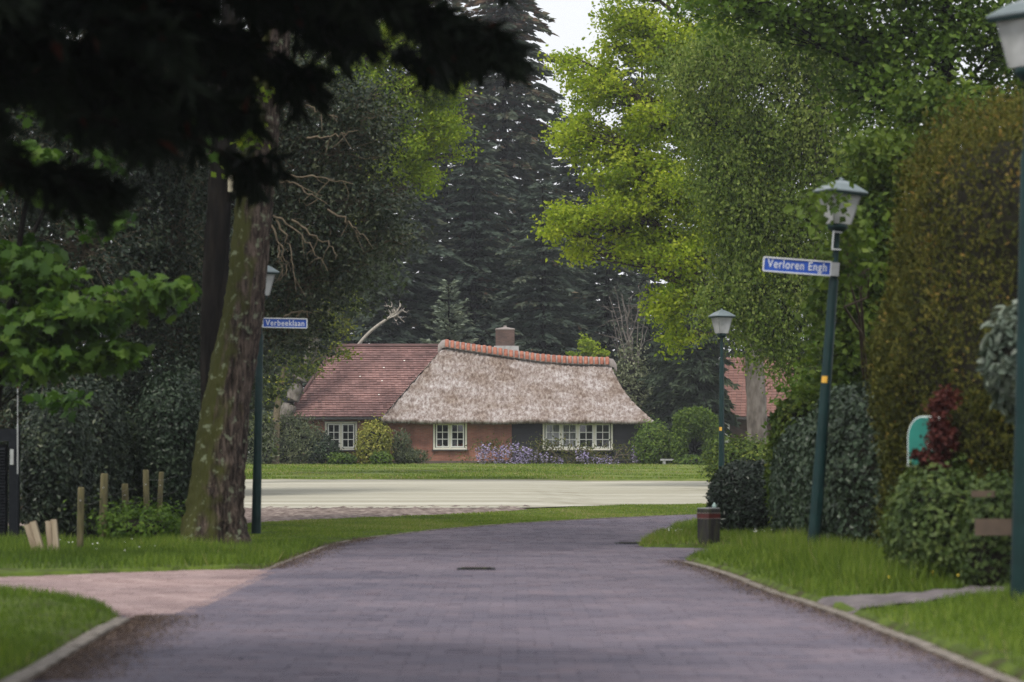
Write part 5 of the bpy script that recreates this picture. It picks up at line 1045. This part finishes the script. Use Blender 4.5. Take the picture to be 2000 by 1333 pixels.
# ------------------------------------------------------------------ street lamps and name plates
M['green_paint'] = mat_plain('green_paint', (.006, .027, .027), .5, spec=.25, var=.25, scale=5)
M['cap_metal'] = mat_plain('cap_metal', (.16, .20, .21), .3, metal=.3, var=.2, scale=6)
M['blue'] = mat_plain('blue', (.012, .075, .42), .4, var=.08)
M['sign_white'] = mat_plain('sign_white', (.72, .74, .76), .4, var=.05)
M['sticker'] = mat_plain('sticker', (.75, .42, .05), .5)
M['steel'] = mat_plain('steel', (.45, .46, .46), .4, metal=.6)
def mat_opal():
    m, b = newmat('opal'); n, l = nodes(m); b.inputs['Base Color'].default_value = (.74, .75, .76, 1); b.inputs['Roughness'].default_value = .3
    t = n.new('ShaderNodeBsdfTranslucent'); t.inputs[0].default_value = (.8, .8, .78, 1); mx = n.new('ShaderNodeMixShader'); mx.inputs[0].default_value = .4
    nz = n.new('ShaderNodeTexNoise'); nz.inputs['Scale'].default_value = 7; tc = n.new('ShaderNodeTexCoord'); l.new(tc.outputs['Object'], nz.inputs[0]); r = ramp(n, [(.52, .53, .53), (.78, .79, .8)], [.35, .65]); l.new(nz.outputs['Fac'], r.inputs[0]); l.new(r.outputs[0], b.inputs['Base Color'])
    l.new(b.outputs[0], mx.inputs[1]); l.new(t.outputs[0], mx.inputs[2]); l.new(mx.outputs[0], n['Material Output'].inputs[0]); return m
M['opal'] = mat_opal()
def lamp_meshes():
    q = {}
    q['post'] = MB().lathe([(.072, -.1), (.070, .05), (.064, 1.0), (.062, 1.05), (.060, 1.2), (.050, 2.95), (.034, 3.0), (.031, 3.42), (.034, 3.5)], 20).mesh('post', M['green_paint'], True)
    q['collar'] = MB().lathe([(.04, 3.44), (.075, 3.47), (.105, 3.50), (.105, 3.53), (.09, 3.54)], 16).mesh('collar', M['green_paint'], True)
    s2 = math.sqrt(2)
    lo, hi, zl, zh = .098, .162, 3.54, 3.86
    for k in range(4):
        a0, a1 = math.pi / 4 + k * math.pi / 2, math.pi / 4 + (k + 1) * math.pi / 2
        c = lambda r, a, z: (r * s2 * math.cos(a), r * s2 * math.sin(a), z)
        V = [c(lo, a0, zl), c(lo, a1, zl), c(hi, a1, zh), c(hi, a0, zh)]; V = np.array(V); inn = V * A(.975, .975, 1)
        q['panel%d' % k] = meshdata('glass_panel', np.concatenate([V, inn]), [(0, 1, 2, 3), (7, 6, 5, 4), (0, 4, 5, 1), (1, 5, 6, 2), (2, 6, 7, 3), (3, 7, 4, 0)], M['opal'])
        b = MB(); b.tube([A(*c(lo, a0, zl)) * A(1.01, 1.01, 1), A(*c(hi, a0, zh)) * A(1.01, 1.01, 1)], [.008, .008], 5); q['bar%d' % k] = b.mesh('frame_bar', M['steel'])
    q['roof'] = MB().lathe([(.20 * s2, 3.862), (.215 * s2, 3.868), (.215 * s2, 3.882), (.12 * s2, 3.955), (.045 * s2, 3.995), (.03, 4.0)], 4, ph=math.pi / 4).mesh('lamp_roof', M['cap_metal'])
    q['rim'] = MB().lathe([(.165 * s2, 3.845), (.205 * s2, 3.845), (.205 * s2, 3.861), (.165 * s2, 3.861)], 4, ph=math.pi / 4).mesh('rim', M['green_paint'])
    q['finial'] = MB().lathe([(.03, 3.995), (.022, 4.02), (.005, 4.03)], 10).mesh('finial', M['cap_metal'], True)
    q['bulb'] = MB().lathe([(.012, 3.55), (.03, 3.56), (.032, 3.78), (.012, 3.8)], 10).mesh('bulb', M['white'], True)
    q['hatch'] = MB().box((0, -.064, .62), (.055, .012, .26)).mesh('service_hatch', M['green_paint'])
    return q
LM = lamp_meshes()
def street_lamp(label, u, d, v_base, lean, v_top, yaw=25, sticker=None, pitch=0):
    base = at(u, v_base, d); H = (Z(v_top, d) - base[2]) / 4.02
    t = thing('street_lamp', label, 'street lamp', tuple(base), 'green street lamps along the road', rot=(math.radians(pitch), math.radians(lean), 0))
    t.scale = (1, 1, H)
    Rz = math.radians(yaw)
    names = [('post', 'post'), ('collar', 'collar'), ('lamp_roof', 'roof'), ('rim', 'rim'), ('finial', 'finial'), ('bulb', 'bulb'), ('service_hatch', 'hatch')] + [('glass_panel', 'panel%d' % k) for k in range(4)] + [('frame_bar', 'bar%d' % k) for k in range(4)]
    rim = link('lantern_frame', LM['rim'], t); rim.rotation_euler = (0, 0, Rz)
    for nme, key in names:
        if key == 'rim': continue
        if key[:3] in ('pan', 'bar', 'bul'): link(nme, LM[key], rim)
        else: link(nme, LM[key], t).rotation_euler = (0, 0, Rz)
    if sticker: link('sticker', MB().add([(.0592 * math.cos(a), .0592 * math.sin(a), z) for z in (sticker, sticker + .07) for a in np.linspace(-2.6, -1.5, 6)], [(k, k + 1, k + 7, k + 6) for k in range(5)]).mesh('sticker', M['sticker']), t)
    return t
lampR = street_lamp('tall lamp carrying the street name plate on the right verge', 1587, 26.7, 1096, 4.3, 347, 20, 1.87)
lampL = street_lamp('lamp with street name plate half behind the leaning oak trunk', 500, 37.4, 1052, 1.1, 513, 22)
lampF = street_lamp('distant lamp in front of the field left of the bright oak trunk', 1409, 54.0, 1002, .1, 604, 24, 1.62)
lampN = street_lamp('nearest lamp cut off by the right edge of the picture', 1993, 17.6, 1172, 1.0, -8, 40)
def name_plate(label, text, lamp, zl, length, hgt, side, yaw=0):
    """plate clamped to a lamp post: frame, blue face, lettering and clamps"""
    bpy.context.view_layer.update()
    mw = lamp.matrix_world; sc = lamp.scale[2]
    base = mw @ Vector((0, -.075, zl))
    t = thing('street_sign', label, 'street sign', tuple(base), 'street name plates on the lamps', rot=tuple(lamp.rotation_euler))
    x0, x1 = (-length - .05, -.05) if side < 0 else (.05, .05 + length)
    cx = (x0 + x1) / 2
    link('plate', MB().box((cx, 0, 0), (length, .012, hgt)).mesh('plate', M['blue']), t)
    b = MB(); w = .013
    for z in (-1, 1): b.box((cx, -.004, z * (hgt - w) / 2), (length + .004, .026, w))
    for x in (x0, x1): b.box((x, -.004, 0), (w, .026, hgt - 2 * w))
    link('border', b.mesh('border', M['sign_white']), t)
    cu = bpy.data.curves.new('lettering', 'FONT'); cu.body = text; cu.size = hgt * .80; cu.extrude = .002; cu.align_x = 'CENTER'; cu.align_y = 'CENTER'; cu.space_character = 1.12; cu.offset = .0008
    fo = bpy.data.objects.new('lettering_font', cu); col.objects.link(fo); bpy.context.view_layer.update()
    me = bpy.data.meshes.new_from_object(fo.evaluated_get(bpy.context.evaluated_depsgraph_get())); bpy.data.objects.remove(fo); me.materials.clear(); me.materials.append(M['sign_white'])
    co = np.empty(len(me.vertices) * 3, np.float32); me.vertices.foreach_get('co', co); co = co.reshape(-1, 3); wd = np.ptp(co[:, 0]); k = min(1.0, length * .88 / wd); mid = (co[:, 0].max() + co[:, 0].min()) / 2
    co[:, 0] = (co[:, 0] - mid) * k; co[:, 1] = co[:, 1] - (co[:, 1].max() + co[:, 1].min()) / 2 * .7; me.vertices.foreach_set('co', co.ravel()); me.name = 'lettering'
    o = link('lettering', me, t, (cx, -.0085, 0), kind='stuff'); o.rotation_euler = (math.pi / 2, 0, 0)
    # clamp round the post and the empty holder above it
    b = MB().box((side * .01, .02, 0), (.10, .05, hgt * .9)); link('clamp', b.mesh('clamp', M['steel']), t)
    b = MB(); b.box((-.045, .03, .30), (.012, .05, .20)); b.box((.0, .03, .39), (.09, .03, .012)); b.box((.0, .03, .21), (.09, .03, .012)); link('spare_bracket', b.mesh('spare_bracket', M['sign_white']), t)
    return t
name_plate('blue plate reading Verloren Engh on the right lamp post', 'Verloren Engh', lampR, 3.06, .70, .155, -1)
name_plate('blue plate reading Verbeeklaan beside the leaning oak trunk', 'Verbeeklaan', lampL, 3.14, .64, .145, 1)

# ------------------------------------------------------------------ small things
M['old_wood'] = mat_plain('old_wood', (.06, .05, .045), .9, scale=6, stretch=(3, 3, .4), bump=.5, cols=[(.012, .011, .010), (.028, .026, .024), (.055, .06, .025)])
M['red_band'] = mat_plain('red_band', (.10, .018, .015), .6, var=.3)
M['post_wood'] = mat_plain('post_wood', (.14, .12, .06), .9, scale=8, stretch=(2, 2, .3), bump=.5, cols=[(.05, .045, .02), (.12, .105, .045), (.19, .16, .09)])
M['pale_wood'] = mat_plain('pale_wood', (.34, .27, .19), .85, scale=6, stretch=(4, 4, .3), bump=.4, cols=[(.20, .15, .10), (.36, .28, .20), (.46, .38, .28)])
M['board'] = mat_plain('board', (.10, .07, .05), .8, var=.25, scale=5)
M['teal'] = mat_plain('teal', (.015, .20, .16), .4, var=.1)
M['bottle'] = mat_plain('bottle', (.35, .48, .45), .2)
M['dark_metal'] = mat_plain('dark_metal', (.008, .010, .014), .6, var=.3, spec=.15)
M['nest_box'] = mat_plain('nest_box', (.50, .45, .33), .8, var=.12)
def bollard():
    d = 32.6; b0 = at(1384, 1070, d); t = thing('timber_bollard', 'square dark timber bollard with red band in front of laurel', 'bollard', tuple(b0), rot=(0, 0, math.radians(41)))
    h = Z(994, d) - b0[2]; s = .208
    V = MB(); V.lathe([(s * .707 * .93, -.1), (s * .707 * .97, h * .3), (s * .707, h - .012), (s * .68, h)], 4, ph=math.pi / 4); link('post', V.mesh('post', M['old_wood']), t)
    link('red_band', MB().lathe([(s * .716, h * .76), (s * .718, h * .87)], 4, cap=False, ph=math.pi / 4).mesh('red_band', M['red_band']), t)
    for f in (.745, .885): link('white_line', MB().lathe([(s * .719, h * f), (s * .719, h * f + .006)], 4, cap=False, ph=math.pi / 4).mesh('white_line', M['mortar']), t)
    link('top_cap', MB().lathe([(s * .69, h + .001), (s * .69, h + .012)], 4, ph=math.pi / 4).mesh('top_cap', M['lead']), t)
    bt = link('bottle', MB().lathe([(.001, 0), (.028, .001), (.03, .03), (.012, .05), (.011, .065)], 12).mesh('bottle', M['bottle'], True), None, tuple(b0 + A(.075, .03, h + .013))); tag(bt, 'tiny pale green bottle standing on the timber bollard', 'bottle')
bollard()
for i, (u, vt, vb, d, w, lab) in enumerate([(156, 952, 1075, 29.8, .078, 'leftmost mossy fence post right of the two pale stakes'), (200, 925, 1035, 33.2, .10, 'thick mossy fence post, second from the left'), (247, 945, 1030, 34.6, .088, 'short greenish fence post in the middle of the row'),
                                     (288, 918, 1040, 33.6, .078, 'pale straight fence post, tallest of the row'), (309, 922, 1020, 35.6, .07, 'dark thin fence post right of the pale tallest one')]):
    b0 = at(u, vb, d); b0[2] = float(gz(d)) + .02; h = Z(vt, d) - b0[2]; ln = random.uniform(-.03, .05)
    t = thing('fence_post', lab, 'fence post', tuple(b0), 'wooden posts of the left wire fence', rot=(0, ln, 0))
    link('shaft', MB().lathe([(w * .5, -.1), (w * .52, .2), (w * .5, h - .02), (w * .42, h)], 12).mesh('shaft', M['post_wood'] if i != 3 else M['post_pale'] if 'post_pale' in M else M['post_wood'], True), t)
    link('staple', MB().box((0, -w * .52, h * .8), (.02, .012, .012)).mesh('staple', M['steel']), t)
wr = MB()
for (a, b_) in ((at(160, 985, 30.6), at(200, 975, 33.2)), (at(200, 968, 33.2), at(247, 957, 34.6)), (at(247, 958, 34.6), at(288, 942, 33.6)), (at(288, 938, 33.6), at(345, 930, 35)), (at(247, 985, 34.6), at(340, 962, 35))):
    wr.tube([a, (a + b_) / 2 - A(0, 0, .03), b_], [.0025] * 3, 4)
tag(wr.build('fence_wire', M['gutter']), 'sagging wire strung between the mossy fence posts', 'wire')
for u0, u1, vt, vb, w, lab in ((58, 78, 1019, 1078, .135, 'pale sawn stake leaning to the left'), (100, 106, 1016, 1078, .125, 'pale split stake standing nearly upright beside the leaning one')):
    d = 29.2; b0 = at(u1, vb, d); b0[2] = .02; tp = at(u0, vt, d); ln = math.atan2(tp[0] - b0[0], tp[2] - b0[2]); h = tp[2] - b0[2]
    t = thing('stake', lab, 'stake', tuple(b0), 'two pale stakes by the gate', rot=(0, ln, 0))
    for k in (-1, 1): link('plank_half', MB().box((k * w * .247, k * .006, h / 2 - .05), (w * .48, w * .7, h + .1 + k * .012)).mesh('plank_half', M['pale_wood']), t)
# dark louvred gate and its post at the left edge
d = 33; b0 = on(18, d, .03); t = thing('louvred_gate', 'dark louvred gate with metal post at the left edge', 'gate', tuple(b0)); zt = Z(868, d)
z = .1
lm = MB().box((0, 0, 0), (1.35, .06, .012), Matrix.Rotation(math.radians(38), 4, 'X')).mesh('slat', M['dark_metal'])
while b0[2] + z < zt - .05:
    link('slat', lm, t, (X(20, d) - .74 - b0[0], 0, z)); z += .040
link('back_panel', MB().box((X(20, d) - .74 - b0[0], .05, (zt - b0[2]) / 2), (1.4, .012, zt - b0[2])).mesh('back_panel', M['dark_metal']), t)
link('gate_post', MB().box((X(28, d) - b0[0], 0, (zt - b0[2]) / 2), (.12, .12, zt - b0[2] + .16)).mesh('gate_post', M['dark_metal']), t)
link('top_rail', MB().box((X(8, d) - .6 - b0[0], 0, zt - b0[2] + .12), (1.6, .1, .16)).mesh('top_rail', M['dark_metal']), t)
bx = MB().box((X(25.5, d) - b0[0], -.075, Z(893, d) - b0[2]), (.045, .03, .2)).mesh('lock_plate', M['steel']); link('lock_plate', bx, t)
t = thing('marker_rod', 'thin pale metal rod rising beside the dark gate', 'rod', tuple(on(35, 32.6)))
b = MB(); d = 32.6; b.lathe([(.010, Z(960, d) - .02), (.010, Z(826, d)), (.006, Z(825, d)), (.006, Z(756, d))], 8, (X(34.5, d), d, -.02)); b.build('rod', M['steel'], t)
MB().lathe([(.013, 0), (.013, .9)], 8, (X(34.5, d), d, .03)).build('sleeve', M['dark_metal'], t); MB().lathe([(.004, 0), (.012, .01), (.004, .03)], 8, (X(34.5, d), d, Z(756, d) - .02)).build('tip', M['red_band'], t)
# nest box on the slender trunk
d = 36.2; t = thing('nest_box', 'cream wooden nest box with dark roof fixed behind the leaning oak', 'nest box', tuple(at(453, 374, d)))
MB().box(at(455, 357, d), (.13, .14, .27)).build('box', M['nest_box'], t)
MB().box(at(454, 338, d) + A(0, 0, .01), (.19, .2, .02), Matrix.Rotation(math.radians(-14), 4, 'Y')).build('roof', M['dark_metal'], t)
MB().lathe([(.016, 0), (.016, .004)], 12, at(455, 350, d - .075)).build('perch', M['dark_metal'], t)
# teal panel half hidden in the hedge
d = 21.15; w, h = .34, .42
t = thing('teal_panel', 'teal rounded panel with pale rim half hidden in the hedge', 'panel', tuple(at(1812, 912, d)), rot=(0, 0, math.radians(-22)))
def round_panel(w, h, y0, y1, inset=0):
    P = [(-w / 2 + inset, inset)]; r = w * .36
    for a in np.linspace(math.pi, math.pi / 2, 8): P.append((-w / 2 + r + (r - inset) * math.cos(a), h - r * 1.5 + (r * 1.5 - inset) * math.sin(a)))
    for a in np.linspace(math.pi / 2, 0, 8): P.append((w / 2 - r + (r - inset) * math.cos(a), h - r * 1.5 + (r * 1.5 - inset) * math.sin(a)))
    P.append((w / 2 - inset, inset)); n = len(P); V = [(x, y0, z) for x, z in P] + [(x, y1, z) for x, z in P]
    return V, [tuple(range(n)), tuple(range(2 * n - 1, n - 1, -1))] + [(i, n + i, n + (i + 1) % n, (i + 1) % n) for i in range(n)]
link('rim', meshdata('rim', *round_panel(w, h, 0, .06), M['sign_white']), t); link('face', meshdata('face', *round_panel(w, h, -.03, -.001, .014), M['teal']), t)
link('emblem', MB().lathe([(.001, 0), (.034, .001), (.034, .004)], 16).mesh('emblem', M['sign_white']), t, (.03, -.032, .17)).rotation_euler = (math.pi / 2, 0, 0)
for x in (-.1, .1): link('leg', MB().box((x, .03, -.3), (.04, .04, .6)).mesh('leg', M['dark_metal']), t)
# wooden board under the pale ivy
d = 19.9; t = thing('wooden_board', 'brown wooden board showing under the ivy beside the near lamp', 'board', tuple(at(1945, 1045, d)))
for k, (v, hh) in enumerate(((1030, .125), (965, .05))): MB().box(at(1948 - k * 28, v, d - .5 + k * .3), (.34 - k * .16, .025, hh)).build('plank', M['board'], t)
for u in (1925, 1985): MB().box(at(u, 1062, d - .1), (.05, .05, .3)).build('stake', M['board'], t)
# drain covers in the road
for u, v, lab, w in ((1235, 1062, 'iron gully grate by the grass wedge', .45), (930, 1112, 'flat iron cover in the middle of the road', .38)):
    d = CAMH * FPX / (v - HOR); t = thing('drain_cover', lab, 'drain cover', (X(u, d), d, .006))
    link('frame', MB().box((0, 0, -.004), (w, w, .016)).mesh('frame', M['dark_metal']), t)
    gm = MB().box((0, 0, .006), (w * .8, w * .06, .008)).mesh('grate_bar', M['old_wood'])
    for k in range(5): link('grate_bar', gm, t, (0, (k - 2) * w * .16, 0))

# ------------------------------------------------------------------ thin haze in the air
hz_m = bpy.data.materials.new('haze'); hz_m.use_nodes = True; hn, hl = nodes(hz_m); hn.remove(hn['Principled BSDF'])
pv = hn.new('ShaderNodeVolumePrincipled'); pv.inputs['Color'].default_value = (.90, .94, 1, 1); pv.inputs['Density'].default_value = 0.00045; pv.inputs['Anisotropy'].default_value = .2
hl.new(pv.outputs[0], hn['Material Output'].inputs['Volume'])
o = MB().box((0, 175, 18.5), (520, 460, 39.5)).build('haze', hz_m, kind='stuff'); o['label'] = 'thin pale haze in the air over the whole place'; o['category'] = 'haze'
